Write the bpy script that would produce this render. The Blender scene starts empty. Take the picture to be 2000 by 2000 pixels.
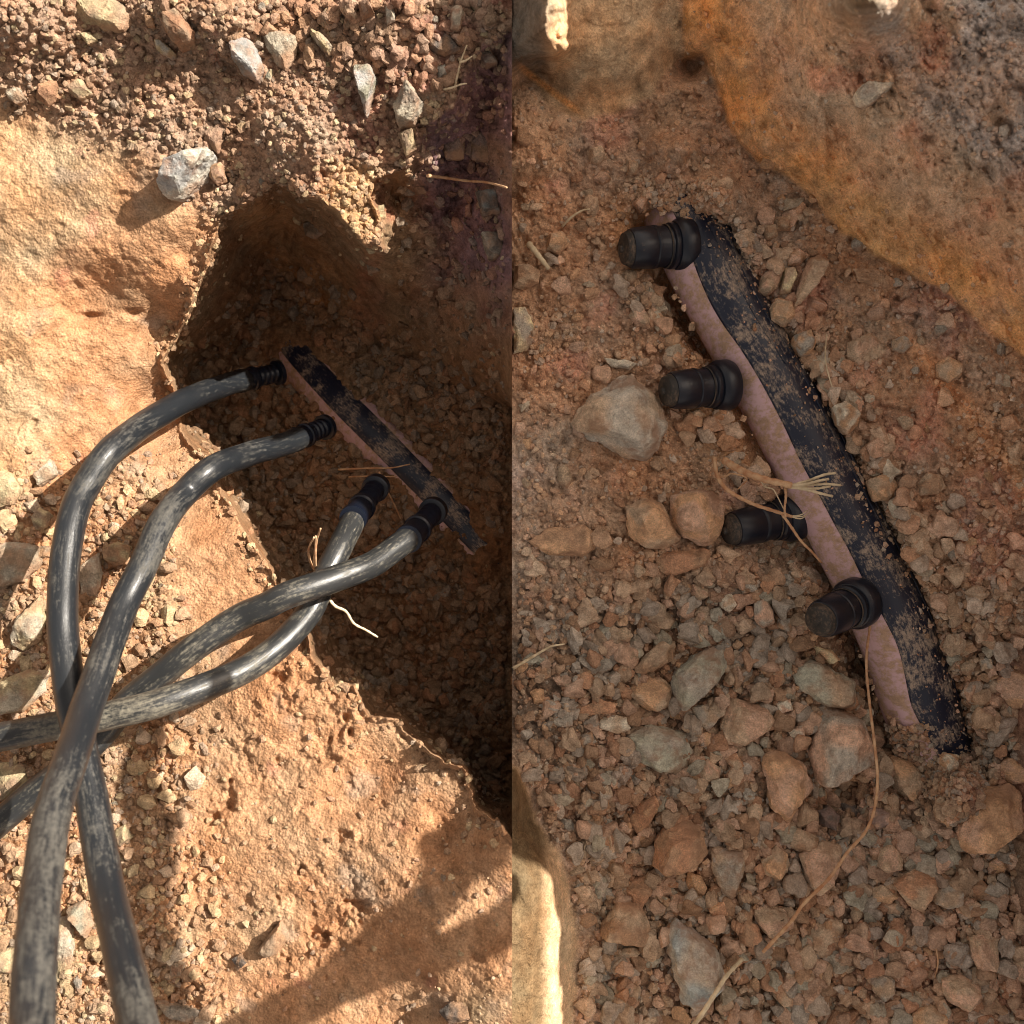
import bpy, bmesh, math, random
import numpy as np
from mathutils import Vector, Matrix

# ------------------------------------------------------------------ camera, sky, sun, exposure
scene = bpy.context.scene
cam_d = bpy.data.cameras.new("camera")
cam = bpy.data.objects.new("camera", cam_d)
scene.collection.objects.link(cam)
cam.location = (0, 0, 1.0)
cam.rotation_euler = (0, 0, 0)
cam_d.sensor_width = 36; cam_d.lens = 36
cam_d.clip_start = 0.01; cam_d.clip_end = 400
cam_d.dof.use_dof = True; cam_d.dof.focus_distance = 1.15; cam_d.dof.aperture_fstop = 5.6
scene.camera = cam

SUN_EL = math.radians(36.0)
SD = Vector((0.88, 0.475, 0)).normalized()          # horizontal direction towards the sun
TAN = math.tan(SUN_EL)
world = bpy.data.worlds.new("World"); scene.world = world; world.use_nodes = True
wn = world.node_tree.nodes; wl = world.node_tree.links
sky = wn.new("ShaderNodeTexSky"); sky.sky_type = 'NISHITA'; sky.sun_disc = False
sky.sun_elevation = SUN_EL; sky.sun_rotation = math.atan2(SD.x, SD.y)
sky.dust_density = 3.0; sky.air_density = 0.8; sky.ozone_density = 0.6
hs = wn.new("ShaderNodeHueSaturation"); hs.inputs["Saturation"].default_value = 0.25
bg = wn["Background"]; bg.inputs["Strength"].default_value = 0.093
wm = wn.new("ShaderNodeMix"); wm.data_type = 'RGBA'; wm.blend_type = 'MULTIPLY'; wm.inputs[0].default_value = 1.0
wm.inputs[7].default_value = (1.0, 0.86, 0.72, 1)           # warm tint multiplied into the sky light
wl.new(sky.outputs[0], hs.inputs["Color"]); wl.new(hs.outputs[0], wm.inputs[6]); wl.new(wm.outputs[2], bg.inputs[0])
sun_d = bpy.data.lights.new("sun", 'SUN'); sun_d.energy = 4.4; sun_d.angle = math.radians(0.5)
sun_d.color = (1.0, 0.93, 0.82)
sun = bpy.data.objects.new("sun", sun_d); scene.collection.objects.link(sun)
sv = Vector((SD.x * math.cos(SUN_EL), SD.y * math.cos(SUN_EL), math.sin(SUN_EL)))
sun.rotation_euler = sv.to_track_quat('Z', 'Y').to_euler()
scene.view_settings.view_transform = 'Standard'; scene.view_settings.look = 'None'
scene.view_settings.exposure = 1.26; scene.view_settings.gamma = 1.0
scene.cycles.use_denoising = True
scene.cycles.filter_width = 0.9
scene.cycles.max_bounces = 5; scene.cycles.diffuse_bounces = 3

rng = np.random.default_rng(7); random.seed(7)
COL = scene.collection.objects

# ------------------------------------------------------------------ numeric helpers
def _h(ix, iy, s):
    n = (ix.astype(np.int64) * 374761393 + iy.astype(np.int64) * 668265263 + s * 974634777) & 0x7fffffff
    n = ((n ^ (n >> 13)) * 1274126177) & 0x7fffffff
    return ((n ^ (n >> 16)) & 0xffff) / 65535.0
def vnoise(x, y, s=0):
    x0 = np.floor(x); y0 = np.floor(y); fx = x - x0; fy = y - y0
    fx = fx * fx * (3 - 2 * fx); fy = fy * fy * (3 - 2 * fy)
    a = _h(x0, y0, s); b = _h(x0 + 1, y0, s); c = _h(x0, y0 + 1, s); d = _h(x0 + 1, y0 + 1, s)
    return (a + (b - a) * fx) * (1 - fy) + (c + (d - c) * fx) * fy
def fbm(x, y, size, octv=4, s=0, gain=0.5):
    t = np.zeros_like(x, dtype=float); a = 1; n = 0
    ca, sa = 0.8, 0.6
    for i in range(octv):
        t += a * (vnoise(x / size, y / size, s + i) - 0.5); n += a
        a *= gain; size /= 2.03
        x, y = ca * x - sa * y, sa * x + ca * y
    return 2 * t / n                                   # about -1..1
def ridged(x, y, size, s=0):
    return 1 - np.abs(fbm(x, y, size, 3, s)) * 2
def worley(x, y, size, s=0):
    cx = np.floor(x / size); cy = np.floor(y / size)
    best = np.full(x.shape, 9.0)
    for i in (-1, 0, 1):
        for j in (-1, 0, 1):
            gx = cx + i; gy = cy + j
            px = (gx + _h(gx, gy, s)) * size; py = (gy + _h(gx, gy, s + 5)) * size
            r = 0.5 + 0.6 * _h(gx, gy, s + 9)
            d = np.hypot(x - px, y - py) / size / r
            best = np.minimum(best, d)
    return np.sqrt(np.clip(1 - best ** 2, 0, 1))       # domes
def sdf(x, y, poly):
    """signed distance, negative inside"""
    P = np.array(poly, float); n = len(P)
    d = np.full(x.shape, 1e9); inside = np.zeros(x.shape, bool)
    for i in range(n):
        ax, ay = P[i]; bx, by = P[(i + 1) % n]
        ex, ey = bx - ax, by - ay
        t = np.clip(((x - ax) * ex + (y - ay) * ey) / (ex * ex + ey * ey + 1e-9), 0, 1)
        d = np.minimum(d, np.hypot(x - ax - t * ex, y - ay - t * ey))
        c = ((ay > y) != (by > y)) & (x < (bx - ax) * (y - ay) / (by - ay + 1e-12) + ax)
        inside ^= c
    return np.where(inside, -d, d)
def sst(a, b, x):
    t = np.clip((x - a) / (b - a), 0, 1); return t * t * (3 - 2 * t)
def idw(x, y, pts, p=2.5):
    """smooth interpolation of scattered control values"""
    w = 0; v = 0
    for (a, b, z) in pts:
        k = 1.0 / ((x - a) ** 2 + (y - b) ** 2 + 900.0) ** (p / 2)
        w = w + k; v = v + k * z
    return v / w
def Q1(l): return [(u / 1.932, v / 1.932) for u, v in l]
def Q2(l): return [(u / 1.932, 1000 + v / 1.932) for u, v in l]
def Q3(l): return [(1000 + u / 1.932, v / 1.932) for u, v in l]
def Q4(l): return [(1000 + u / 1.932, 1000 + v / 1.932) for u, v in l]
def W(px, py, z): return Vector(((px - 1000) / 2000 * (1 - z), (1000 - py) / 2000 * (1 - z), z))

# ------------------------------------------------------------------ terrain of the first hole (west of the cut)
RIM = [(1004, 60), (991, 62), (940, 85), (903, 145), (883, 210), (847, 233), (812, 240), (810, 305), (785, 331), (733, 350),
       (725, 388), (748, 440), (743, 481), (720, 479), (681, 445), (655, 410), (625, 388), (600, 385), (575, 370), (541, 357),
       (500, 388), (470, 400), (430, 425), (413, 470), (400, 520), (375, 569), (362, 606), (357, 631), (323, 688), (312, 712),
       (331, 745), (357, 787), (357, 838), (383, 880), (409, 900), (432, 958), (461, 1003), (492, 1067), (528, 1109), (538, 1140),
       (570, 1190), (600, 1248), (606, 1280), (637, 1321), (655, 1338), (688, 1336), (719, 1405), (776, 1404), (792, 1430),
       (828, 1455), (870, 1492), (906, 1502), (932, 1580), (983, 1611), (1004, 1645)]
FLOOR = [(452, 650), (525, 530), (600, 560), (660, 620), (760, 690), (900, 760), (1004, 800), (1004, 1560), (940, 1515),
         (880, 1440), (800, 1380), (720, 1330), (650, 1240), (585, 1120), (520, 1040), (490, 960), (440, 880), (400, 830), (370, 730), (395, 690)]
def zL(x, y, detail=True):
    wx = x + 9 * fbm(x, y, 46, 5, 50, .65); wy = y + 9 * fbm(x, y, 46, 5, 60, .65)
    top = idw(x, y, [(0, 0, .03), (400, 0, .02), (800, 0, .02), (1000, 20, .02), (0, 350, -.05), (200, 350, -.055), (300, 300, -.045), (300, 200, -.03), (600, 250, -.01), (850, 150, -.005),
                     (720, 420, -.055), (680, 380, -.03), (430, 380, -.075), (320, 650, -.165), (200, 600, -.12), (0, 600, -.08), (370, 500, -.10), (150, 430, -.065), (260, 450, -.07), (330, 420, -.06),
                     (0, 900, -.10), (200, 900, -.15), (330, 800, -.22), (400, 950, -.17), (500, 1150, -.12), (250, 1100, -.12), (0, 1200, -.10),
                     (300, 1400, -.09), (600, 1380, -.07), (0, 1600, -.08), (350, 1800, -.06), (600, 1700, -.05), (720, 1470, -.07),
                     (850, 1600, -.03), (1000, 1660, .03), (1000, 1900, .04), (700, 1950, -.03), (0, 1950, -.07), (900, 1800, .015)])
    flo = idw(x, y, [(400, 700, -.47), (500, 800, -.45), (560, 620, -.44), (700, 800, -.40), (800, 1000, -.37), (1000, 1000, -.33),
                     (1000, 1400, -.36), (700, 1200, -.41), (1000, 800, -.30), (900, 1450, -.38)])
    dr = sdf(wx, wy, RIM); df = np.maximum(sdf(wx, wy, FLOOR), 0)
    din = np.maximum(-dr, 0)
    w = din / (din + df + 1e-3)
    # a steep upper face then a gentler foot; the north-east side stays a long slope
    steep = np.clip(1 - sst(700, 860, x) * sst(900, 500, y), 0, 1)
    left = sst(560, 480, x) * sst(1010, 900, y)
    ex = 0.55 * steep + 0.95 * (1 - steep)
    w = w ** (ex * (1 - left) + .85 * left)
    z = top + (flo - top) * w
    outside = sst(0, 10, dr)
    z -= 0.012 * np.exp(-(np.maximum(dr, 0) / 16) ** 2) * np.clip(fbm(x, y, 30, 3, 90) + .3, 0, 1) * (dr > 0)
    if detail:
        grav = np.maximum(sst(60, -60, y - (210 + 0.42 * x) + 60 * fbm(x, y, 90, 3, 4)), 0) * outside
        low = sst(40, -60, x - (330 + 0.10 * (y - 1000)) + 90 * fbm(x, y, 120, 3, 8)) * sst(850, 980, y) * outside
        z += 0.008 * fbm(x, y, 170, 3, 2) * outside
        z += (0.0012 + 0.0075 * np.maximum(grav, low)) * fbm(x, y, 34, 4, 11, .6)
        z += 0.0045 * np.maximum(grav, low) * worley(x + 6 * fbm(x, y, 20, 2, 3), y, 15, 3)
        z += 0.0022 * np.maximum(grav, low) * worley(x, y, 7, 5)
        z += 0.022 * fbm(x, y, 62, 5, 21, .64) * (1 - outside)
        z += outside * .0016 * fbm(x, y, 11, 3, 22, .6) + 0.006 * worley(x, y, 22, 7) * (1 - outside)
        z += 0.003 * worley(x, y, 9, 17) * (1 - outside)
        # pitted, crusty clay slab
        slab = sst(30, -30, np.hypot((x - 640), (y - 1600) * .8) - 240 + 60 * fbm(x, y, 80, 3, 31)) * outside
        patch = sst(-.1, .35, fbm(x, y, 110, 3, 37))
        z += slab * (.25 + .75 * patch) * (0.009 * (fbm(x, y, 30, 5, 33, .65)) - 0.012 * sst(.3, .7, fbm(x, y, 34, 3, 36)))
        z += outside * (0.0026 * fbm(x, y, 75, 4, 38, .6) - .004 * sst(.45, .7, fbm(x, y, 55, 3, 39)))
        z -= .010 * outside * (np.exp(-(((x - 178) / 22) ** 2 + ((y - 618) / 7) ** 2)) + np.exp(-(((x - 262) / 14) ** 2 + ((y - 611) / 8) ** 2)))
        # slanting tool marks on the smooth clay
        u = x * 0.80 + y * 0.60; v = -x * 0.60 + y * 0.80
        z += 0.0016 * fbm(v * 1.0, u * 0.22, 26, 3, 44) * outside * (1 - grav)
    return z

# ------------------------------------------------------------------ terrain of the second hole (east of the cut)
WALL_FOOT = [(1335, 118), (1372, 110), (1398, 170), (1418, 240), (1455, 295), (1510, 335), (1560, 365), (1605, 410), (1640, 455), (1700, 490),
             (1760, 530), (1830, 560), (1920, 640), (2080, 760), (2600, 1000), (2600, -600), (1335, -600)]
BLOCK = [(960, -400), (1320, -400), (1335, 105), (1300, 150), (1270, 195), (1200, 225), (1140, 238), (1080, 215), (1020, 150), (960, 120)]
LEDGE = [(900, 1490), (1015, 1498), (1050, 1600), (1095, 1660), (1120, 1740), (1130, 1830), (1128, 1960), (1110, 2400), (900, 2400)]
RAMP = [(960, 120), (1020, 150), (1080, 215), (1140, 238), (1080, 330), (1000, 345), (960, 345)]
PIPE_C = [(1285, 320), (1310, 371), (1345, 450), (1389, 541), (1455, 660), (1527, 790), (1610, 950), (1688, 1100), (1748, 1230), (1795, 1370), (1845, 1500), (1870, 1560)]
def line_dist(x, y, pl):
    d = np.full(np.shape(x), 1e9); side = np.zeros(np.shape(x))
    for (ax, ay), (bx, by) in zip(pl[:-1], pl[1:]):
        ex, ey = bx - ax, by - ay
        t = np.clip(((x - ax) * ex + (y - ay) * ey) / (ex * ex + ey * ey), 0, 1)
        dd = np.hypot(x - ax - t * ex, y - ay - t * ey)
        c = ex * (y - ay) - ey * (x - ax)
        side = np.where(dd < d, np.sign(c), side); d = np.minimum(d, dd)
    return d, side                                      # side +1: south-west of the pipe
def zR(x, y, detail=True):
    wx = x + 7 * fbm(x, y, 45, 3, 150); wy = y + 7 * fbm(x, y, 45, 3, 160)
    z = idw(x, y, [(1000, 400, -.12), (1000, 900, -.12), (1150, 600, -.13), (1250, 300, -.14), (1400, 300, -.13), (1550, 500, -.12), (1800, 800, -.09), (2000, 700, -.06),
                   (1300, 900, -.14), (1500, 1000, -.15), (1000, 1400, -.13), (1300, 1300, -.15), (1600, 1500, -.14), (2000, 1200, -.08),
                   (1900, 1000, -.09), (2000, 1900, -.09), (1500, 1900, -.13), (1200, 1700, -.145), (1250, 2000, -.13)])
    dw = sdf(wx, wy, WALL_FOOT)
    z += np.clip(-dw / 230, 0, 1) * 0.13 + sst(-200, -480, dw) * 0.04 + 0.012 * sst(4, -12, dw)
    db = sdf(wx, wy, BLOCK)
    z += 0.06 * sst(10, -150, db) + .05 * sst(-20, -120, db) * sst(1200, 1040, x)
    z += 0.12 * sst(1125, 1075, wx + 3 * (wx - x)) * sst(175, 115, wy + 2 * (wy - y) + .4 * (x - 1000))
    dn = sdf(wx, wy, RAMP)
    z += 0.05 * sst(40, -60, dn)
    dl = sdf(wx, wy, LEDGE)
    z += 0.050 * sst(10, -48, dl) + 0.03 * np.clip(-dl / 90, 0, 1) - 0.0004 * np.clip(x - 1000, 0, 130) * sst(8, -42, dl) + (.028 * sst(1620, 1720, y) + .028 * sst(1610, 1540, y)) * sst(5, -50, dl)
    z += .20 * np.exp(-((x - 1686) / 75.) ** 2 - ((y + 2) / 62.) ** 2)
    z -= .045 * np.exp(-((x - 1348) / 30.) ** 2 - ((y - 128) / 26.) ** 2)
    # groove that the pipe lies in, deepest on its south-west side
    d, side = line_dist(x, y, PIPE_C)
    mid = sst(345, 430, y + .5 * (x - 1330)) * sst(1590, 1500, y)
    near = sst(np.where(side > 0, 112, 102), np.where(side > 0, 78, 50), d + 20 * fbm(x, y, 44, 5, 130, .62)) * mid
    z = z * (1 - near) + (-.158) * near
    z -= 0.030 * np.exp(-((d - 92) / 26) ** 2) * (side > 0) * mid * sst(1000, 1100, y + 1400 * (y < 700))
    rub = sst(1080, 1260, y + 90 * fbm(x, y, 150, 3, 131)) * sst(10, 60, sdf(wx, wy, LEDGE))
    z -= 0.016 * rub * (1 - near)
    for (a, b, r, h) in ((1520, 1080, 45, .03), (1680, 1300, 40, .03), (1640, 1560, 60, .035), (1330, 610, 35, .015), (1285, 1400, 55, .015), (1400, 690, 40, .01)):
        z -= h * np.exp(-((x - a) ** 2 + (y - b) ** 2) / r ** 2)
    z += (.066 + .03 * fbm(x, y, 34, 4, 134, .6)) * np.exp(-((x - 1395) ** 2 + (y - 395) ** 2) / 50 ** 2) + 0.035 * np.exp(-((x - 1322) ** 2 + (y - 295) ** 2) / 50 ** 2) + (.030 + .04 * fbm(x, y, 30, 4, 135, .6)) * np.exp(-((x - 1452) / 26.) ** 2 - ((y - 520) / 60.) ** 2)
    z += (.072 + .03 * fbm(x, y, 40, 4, 133, .6)) * np.exp(-((x - 1875) ** 2 + (y - 1545) ** 2) / 66 ** 2)
    if detail:
        smooth = np.maximum.reduce([sst(10, -20, dw) * sst(-240, -150, dw), sst(5, -20, db), sst(5, -20, dl)])
        g = (1 - 0.8 * smooth) * (1 - .85 * near)
        z += .004 * g * fbm(x, y, 11, 3, 112, .6)
        z += 0.009 * fbm(x, y, 130, 3, 102)
        z += 0.0085 * g * fbm(x, y, 40, 4, 111, .6)
        z += g * (0.006 * worley(x + 8 * fbm(x, y, 25, 2, 105), y, 21, 103) + 0.0035 * worley(x, y, 10, 105) + .0015 * worley(x, y, 5, 107))
        # scraped marks running down the orange wall
        u = x * 0.42 + y * 0.91; v = x * 0.91 - y * 0.42
        z += (0.010 * fbm(v, u * 0.25, 38, 5, 144, .62) + .0022 * fbm(v, u * .3, 12, 3, 149, .6)) * sst(10, -20, dw) + 0.004 * fbm(x, y, 14, 3, 145, .6) * sst(10, -20, dw)
        wallm = np.maximum(sst(5, -40, db), sst(10, -60, dw))
        z += wallm * (.018 * fbm(x, y, 150, 4, 151, .55) + .006 * worley(x + 18 * fbm(x, y, 50, 3, 154), y, 60, 155))
        calm = 1 - .75 * np.exp(-((x - 1682) / 80.) ** 2 - ((y + 12) / 72.) ** 2) - .7 * sst(1095, 1050, x) * sst(180, 125, y)
        z += calm * 0.008 * fbm(x, y, 70, 5, 146, .55) * np.maximum(sst(5, -20, db), sst(10, -20, dw))
        z += 0.007 * fbm(x, y, 40, 5, 148, .65) * sst(5, -20, dl)
    return z

# crest of an unseen bank, added east of the frame to shade the second hole
S0 = -0.04
SHADE_CREST = [(-0.60, 0.0), (0.0, 0.0), (0.2, 0.0), (0.24, -.06), (0.27, -.06), (0.31, 0.0), (0.37, 0.0), (0.42, -0.03), (0.6, -0.03)]
def bank(X, Y):
    yc = Y - SD.y / SD.x * 0.85
    ds = np.interp(yc, [c[0] for c in SHADE_CREST], [c[1] for c in SHADE_CREST])
    slope = TAN / SD.x
    H = S0 + slope * 0.85 + ds + 0.012 * fbm(X, Y, .09, 3, 300)
    prof = np.clip((X - 0.54) / 0.31, 0, 1) ** 0.9 * sst(2.2, 1.2, X)
    return H * prof * sst(-0.85, -0.45, Y) * sst(1.9, 1.15, Y)

def axis(lo, hi, step, mids=(), far=40000):
    a = list(np.arange(lo, hi + step * .5, step))
    return a
def grow(start, sign, first, ratio, far):
    out = []; s = first; p = start
    while abs(p) < far:
        p += sign * s; s *= ratio; out.append(p)
    return out
STEP = 2.2
ys_in = list(np.arange(-40, 2040 + .1, STEP))
ys_up = list(np.arange(-56, -2600, -16.0)); ys_up += grow(ys_up[-1], -1, 60, 1.35, 300000)
ys_dn = list(np.arange(2056, 3000, 16.0)); ys_dn += grow(ys_dn[-1], 1, 60, 1.35, 300000)
YS = np.array(sorted(ys_up) + ys_in + ys_dn)
xl_in = list(np.arange(1000, -40, -STEP)); xl = xl_in + list(np.arange(xl_in[-1] - 16, -600, -16.0))
xl += grow(xl[-1], -1, 40, 1.3, 300000); XL = np.array(sorted(xl))
xr_in = list(np.arange(1000, 2060, STEP)); xr = xr_in + list(np.arange(xr_in[-1] + 14, 3600, 14.0))
xr += grow(xr[-1], 1, 50, 1.3, 300000); XR = np.array(sorted(xr))

def grid_mesh(name, xs, ys, Z, X, Y, col, mat, extra=None):
    nx, ny = len(xs), len(ys)
    co = np.stack([X.ravel(), Y.ravel(), Z.ravel()], 1).astype(np.float32)
    i = np.arange(ny - 1)[:, None] * nx + np.arange(nx - 1)[None, :]
    q = np.stack([i, i + nx, i + nx + 1, i + 1], -1).reshape(-1, 4)
    C = col.reshape(-1, 3)
    if extra is not None:
        eco, eq, ec = extra(nx, ny, co, C)
        q = np.concatenate([q, eq + len(co)]) if len(eq) else q
        co = np.concatenate([co, eco]); C = np.concatenate([C, ec])
    return raw_mesh(name, co, q, C, mat)
def raw_mesh(name, co, faces, C, mat, smooth=True, parent=None):
    me = bpy.data.meshes.new(name)
    me.vertices.add(len(co)); me.vertices.foreach_set("co", np.asarray(co, np.float32).ravel())
    k = faces.shape[1]
    me.loops.add(len(faces) * k); me.loops.foreach_set("vertex_index", faces.astype(np.int32).ravel())
    me.polygons.add(len(faces)); me.polygons.foreach_set("loop_start", np.arange(0, len(faces) * k, k, dtype=np.int32))
    me.polygons.foreach_set("use_smooth", np.full(len(faces), smooth))
    if C is not None:
        a = me.attributes.new("Col", 'FLOAT_COLOR', 'POINT')
        a.data.foreach_set("color", np.concatenate([C, np.ones((len(C), 1))], 1).astype(np.float32).ravel())
    me.update(calc_edges=True)
    me.materials.append(mat)
    o = bpy.data.objects.new(name, me); COL.link(o)
    if parent: o.parent = parent
    return o

# ------------------------------------------------------------------ materials
def nodes(m): return m.node_tree.nodes, m.node_tree.links
def new_mat(name, rough=.9, spec=.25):
    m = bpy.data.materials.new(name); m.use_nodes = True
    n, l = nodes(m); b = n["Principled BSDF"]
    b.inputs["Roughness"].default_value = rough
    b.inputs["Specular IOR Level"].default_value = spec
    return m
def noise(n, l, vec, scale, detail=6, rough=.6):
    t = n.new("ShaderNodeTexNoise"); t.inputs["Scale"].default_value = scale
    t.inputs["Detail"].default_value = detail; t.inputs["Roughness"].default_value = rough
    l.new(vec, t.inputs["Vector"]); return t
def ramp(n, l, src, p0, p1, c0=(0, 0, 0, 1), c1=(1, 1, 1, 1)):
    r = n.new("ShaderNodeValToRGB"); r.color_ramp.elements[0].position = p0; r.color_ramp.elements[1].position = p1
    r.color_ramp.elements[0].color = c0; r.color_ramp.elements[1].color = c1
    l.new(src, r.inputs[0]); return r
def mix(n, l, fac, a, b, mode='MIX'):
    x = n.new("ShaderNodeMix"); x.data_type = 'RGBA'; x.blend_type = mode
    for sock, v in ((x.inputs["Factor"], fac), (x.inputs["A"], a), (x.inputs["B"], b)):
        pass
    A = x.inputs[6]; B = x.inputs[7]; F = x.inputs[0]
    for s, v in ((F, fac), (A, a), (B, b)):
        if hasattr(v, "is_output"): l.new(v, s)
        else: s.default_value = v
    return x.outputs[2]
def earth_mat(name, fine=1.0, bump=1.0, tint=.5):
    m = new_mat(name, .95, .15); n, l = nodes(m); b = n["Principled BSDF"]
    tc = n.new("ShaderNodeTexCoord").outputs["Object"]
    at = n.new("ShaderNodeAttribute"); at.attribute_name = "Col"
    a = noise(n, l, tc, 55 * fine, 8, .7); c = noise(n, l, tc, 420 * fine, 4, .7); d = noise(n, l, tc, 14, 5, .6)
    c1 = mix(n, l, 1.0, at.outputs["Color"], ramp(n, l, a.outputs[0], .28, .72, (.50, .48, .46, 1), (1.5, 1.52, 1.56, 1)).outputs[0], 'MULTIPLY')
    c2 = mix(n, l, 1.0, c1, ramp(n, l, c.outputs[0], .3, .7, (.68, .67, .66, 1), (1.30, 1.30, 1.30, 1)).outputs[0], 'MULTIPLY')
    c3 = mix(n, l, tint, c2, ramp(n, l, d.outputs[0], .35, .65, (1.15, .88, .72, 1), (.9, 1.05, 1.2, 1)).outputs[0], 'MULTIPLY')
    l.new(c3, b.inputs["Base Color"])
    v = n.new("ShaderNodeTexVoronoi"); v.inputs["Scale"].default_value = 330 * fine; l.new(tc, v.inputs["Vector"])
    mm = n.new("ShaderNodeMath"); mm.operation = 'SUBTRACT'; l.new(c.outputs[0], mm.inputs[0]); l.new(v.outputs["Distance"], mm.inputs[1])
    bp = n.new("ShaderNodeBump"); bp.inputs["Strength"].default_value = .6 * bump; bp.inputs["Distance"].default_value = .0022
    l.new(mm.outputs[0], bp.inputs["Height"])
    bp2 = n.new("ShaderNodeBump"); bp2.inputs["Strength"].default_value = .6 * bump; bp2.inputs["Distance"].default_value = .006
    l.new(a.outputs[0], bp2.inputs["Height"]); l.new(bp.outputs[0], bp2.inputs["Normal"])
    l.new(bp2.outputs[0], b.inputs["Normal"])
    return m
M_EARTH = earth_mat("earth"); M_EARTH_E = earth_mat("earth east", 1.1)
M_GRIT = earth_mat("grit", 1.4, .7, .3)
def stone_mat():
    m = new_mat("stone", .82, .3); n, l = nodes(m); b = n["Principled BSDF"]
    tc = n.new("ShaderNodeTexCoord").outputs["Object"]
    geo = n.new("ShaderNodeNewGeometry")
    at = n.new("ShaderNodeAttribute"); at.attribute_name = "Col"
    a = noise(n, l, tc, 70, 8, .7); c = noise(n, l, tc, 600, 3, .7); d = noise(n, l, tc, 28, 6, .65)
    c1 = mix(n, l, 1.0, at.outputs["Color"], ramp(n, l, a.outputs[0], .3, .7, (.52, .52, .52, 1), (1.42, 1.42, 1.42, 1)).outputs[0], 'MULTIPLY')
    c2 = mix(n, l, 1.0, c1, ramp(n, l, c.outputs[0], .3, .7, (.72, .72, .72, 1), (1.28, 1.28, 1.28, 1)).outputs[0], 'MULTIPLY')
    c3 = mix(n, l, ramp(n, l, d.outputs[0], .46, .60, (0, 0, 0, 1), (.7, .7, .7, 1)).outputs[0], c2, (.36, .20, .12, 1))
    l.new(c3, b.inputs["Base Color"])
    bp = n.new("ShaderNodeBump"); bp.inputs["Strength"].default_value = .6; bp.inputs["Distance"].default_value = .0018
    l.new(c.outputs[0], bp.inputs["Height"])
    bp2 = n.new("ShaderNodeBump"); bp2.inputs["Strength"].default_value = .9; bp2.inputs["Distance"].default_value = .007
    l.new(a.outputs[0], bp2.inputs["Height"]); l.new(bp.outputs[0], bp2.inputs["Normal"])
    l.new(bp2.outputs[0], b.inputs["Normal"])
    return m
M_STONE = stone_mat()
def plastic_mat(name, base, dust, amount, rough=.35, stretch=(1, 1, 1), scale=60, gs=26):
    m = new_mat(name, rough, .5); n, l = nodes(m); b = n["Principled BSDF"]
    tco = n.new("ShaderNodeTexCoord"); 
    mp = n.new("ShaderNodeMapping"); mp.inputs["Scale"].default_value = stretch; l.new(tco.outputs["UV"], mp.inputs[0])
    a = noise(n, l, mp.outputs[0], scale, 9, .72); f = noise(n, l, tco.outputs["Object"], 260, 4, .8); g = noise(n, l, tco.outputs["Object"], gs, 5, .6)
    s = n.new("ShaderNodeMath"); s.operation = 'MULTIPLY_ADD'; l.new(g.outputs[0], s.inputs[0]); s.inputs[1].default_value = .9
    l.new(a.outputs[0], s.inputs[2])
    s2 = n.new("ShaderNodeMath"); s2.operation = 'MULTIPLY_ADD'; l.new(f.outputs[0], s2.inputs[0]); s2.inputs[1].default_value = .45
    l.new(s.outputs[0], s2.inputs[2])
    hf = n.new('ShaderNodeMath'); hf.operation = 'MULTIPLY'; hf.inputs[1].default_value = .5; l.new(s2.outputs[0], hf.inputs[0])
    r = ramp(n, l, hf.outputs[0], (1.16 - amount) / 2, (1.36 - amount) / 2)
    r2 = ramp(n, l, f.outputs[0], .3, .7, (dust[0] * .65, dust[1] * .65, dust[2] * .65, 1), (dust[0] * 1.25, dust[1] * 1.25, dust[2] * 1.25, 1))
    c = mix(n, l, r.outputs[0], (*base, 1), r2.outputs[0])
    l.new(c, b.inputs["Base Color"])
    rr = ramp(n, l, r.outputs[0], 0, 1, (rough,) * 3 + (1,), (.85, .85, .85, 1)); l.new(rr.outputs[0], b.inputs["Roughness"])
    bp = n.new("ShaderNodeBump"); bp.inputs["Strength"].default_value = .35; bp.inputs["Distance"].default_value = .001
    l.new(s2.outputs[0], bp.inputs["Height"]); l.new(bp.outputs[0], b.inputs["Normal"])
    return m
M_HOSE = plastic_mat("hose plastic", (.013, .015, .018), (.068, .064, .056), -.0, .31, (4, .55, 1), 6, 8)
M_HOSE_DUST = plastic_mat("hose muddy", (.022, .023, .024), (.15, .135, .105), .0, .31, (4, .6, 1), 6, 8)
M_PIPE = plastic_mat("black film", (.010, .015, .034), (.36, .28, .215), -.01, .30, (5, 2.2, 1), 5, 34)
M_STRIPE = plastic_mat("lilac pipe", (.62, .41, .43), (.46, .30, .20), .085, .5, (5, 2.5, 1), 5, 45)
M_CAP = plastic_mat("black fitting", (.005, .008, .017), (.16, .12, .09), -.22, .3, (1, 1, 1), 20)
M_CAPEND = plastic_mat("dusty end", (.022, .019, .016), (.12, .085, .06), .03, .6, (1, 1, 1), 20)
M_ROOT = new_mat("root bark", .8, .2)
n_, l_ = nodes(M_ROOT)
t_ = noise(n_, l_, n_.new("ShaderNodeTexCoord").outputs["Object"], 90, 5, .6)
l_.new(ramp(n_, l_, t_.outputs[0], .35, .65, (.42, .20, .10, 1), (.62, .42, .25, 1)).outputs[0], n_["Principled BSDF"].inputs["Base Color"])
M_STRAW = new_mat("straw", .7, .3)
n_, l_ = nodes(M_STRAW)
t_ = noise(n_, l_, n_.new("ShaderNodeTexCoord").outputs["Object"], 70, 5, .6)
l_.new(ramp(n_, l_, t_.outputs[0], .35, .65, (.42, .32, .20, 1), (.74, .62, .42, 1)).outputs[0], n_["Principled BSDF"].inputs["Base Color"])

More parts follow.
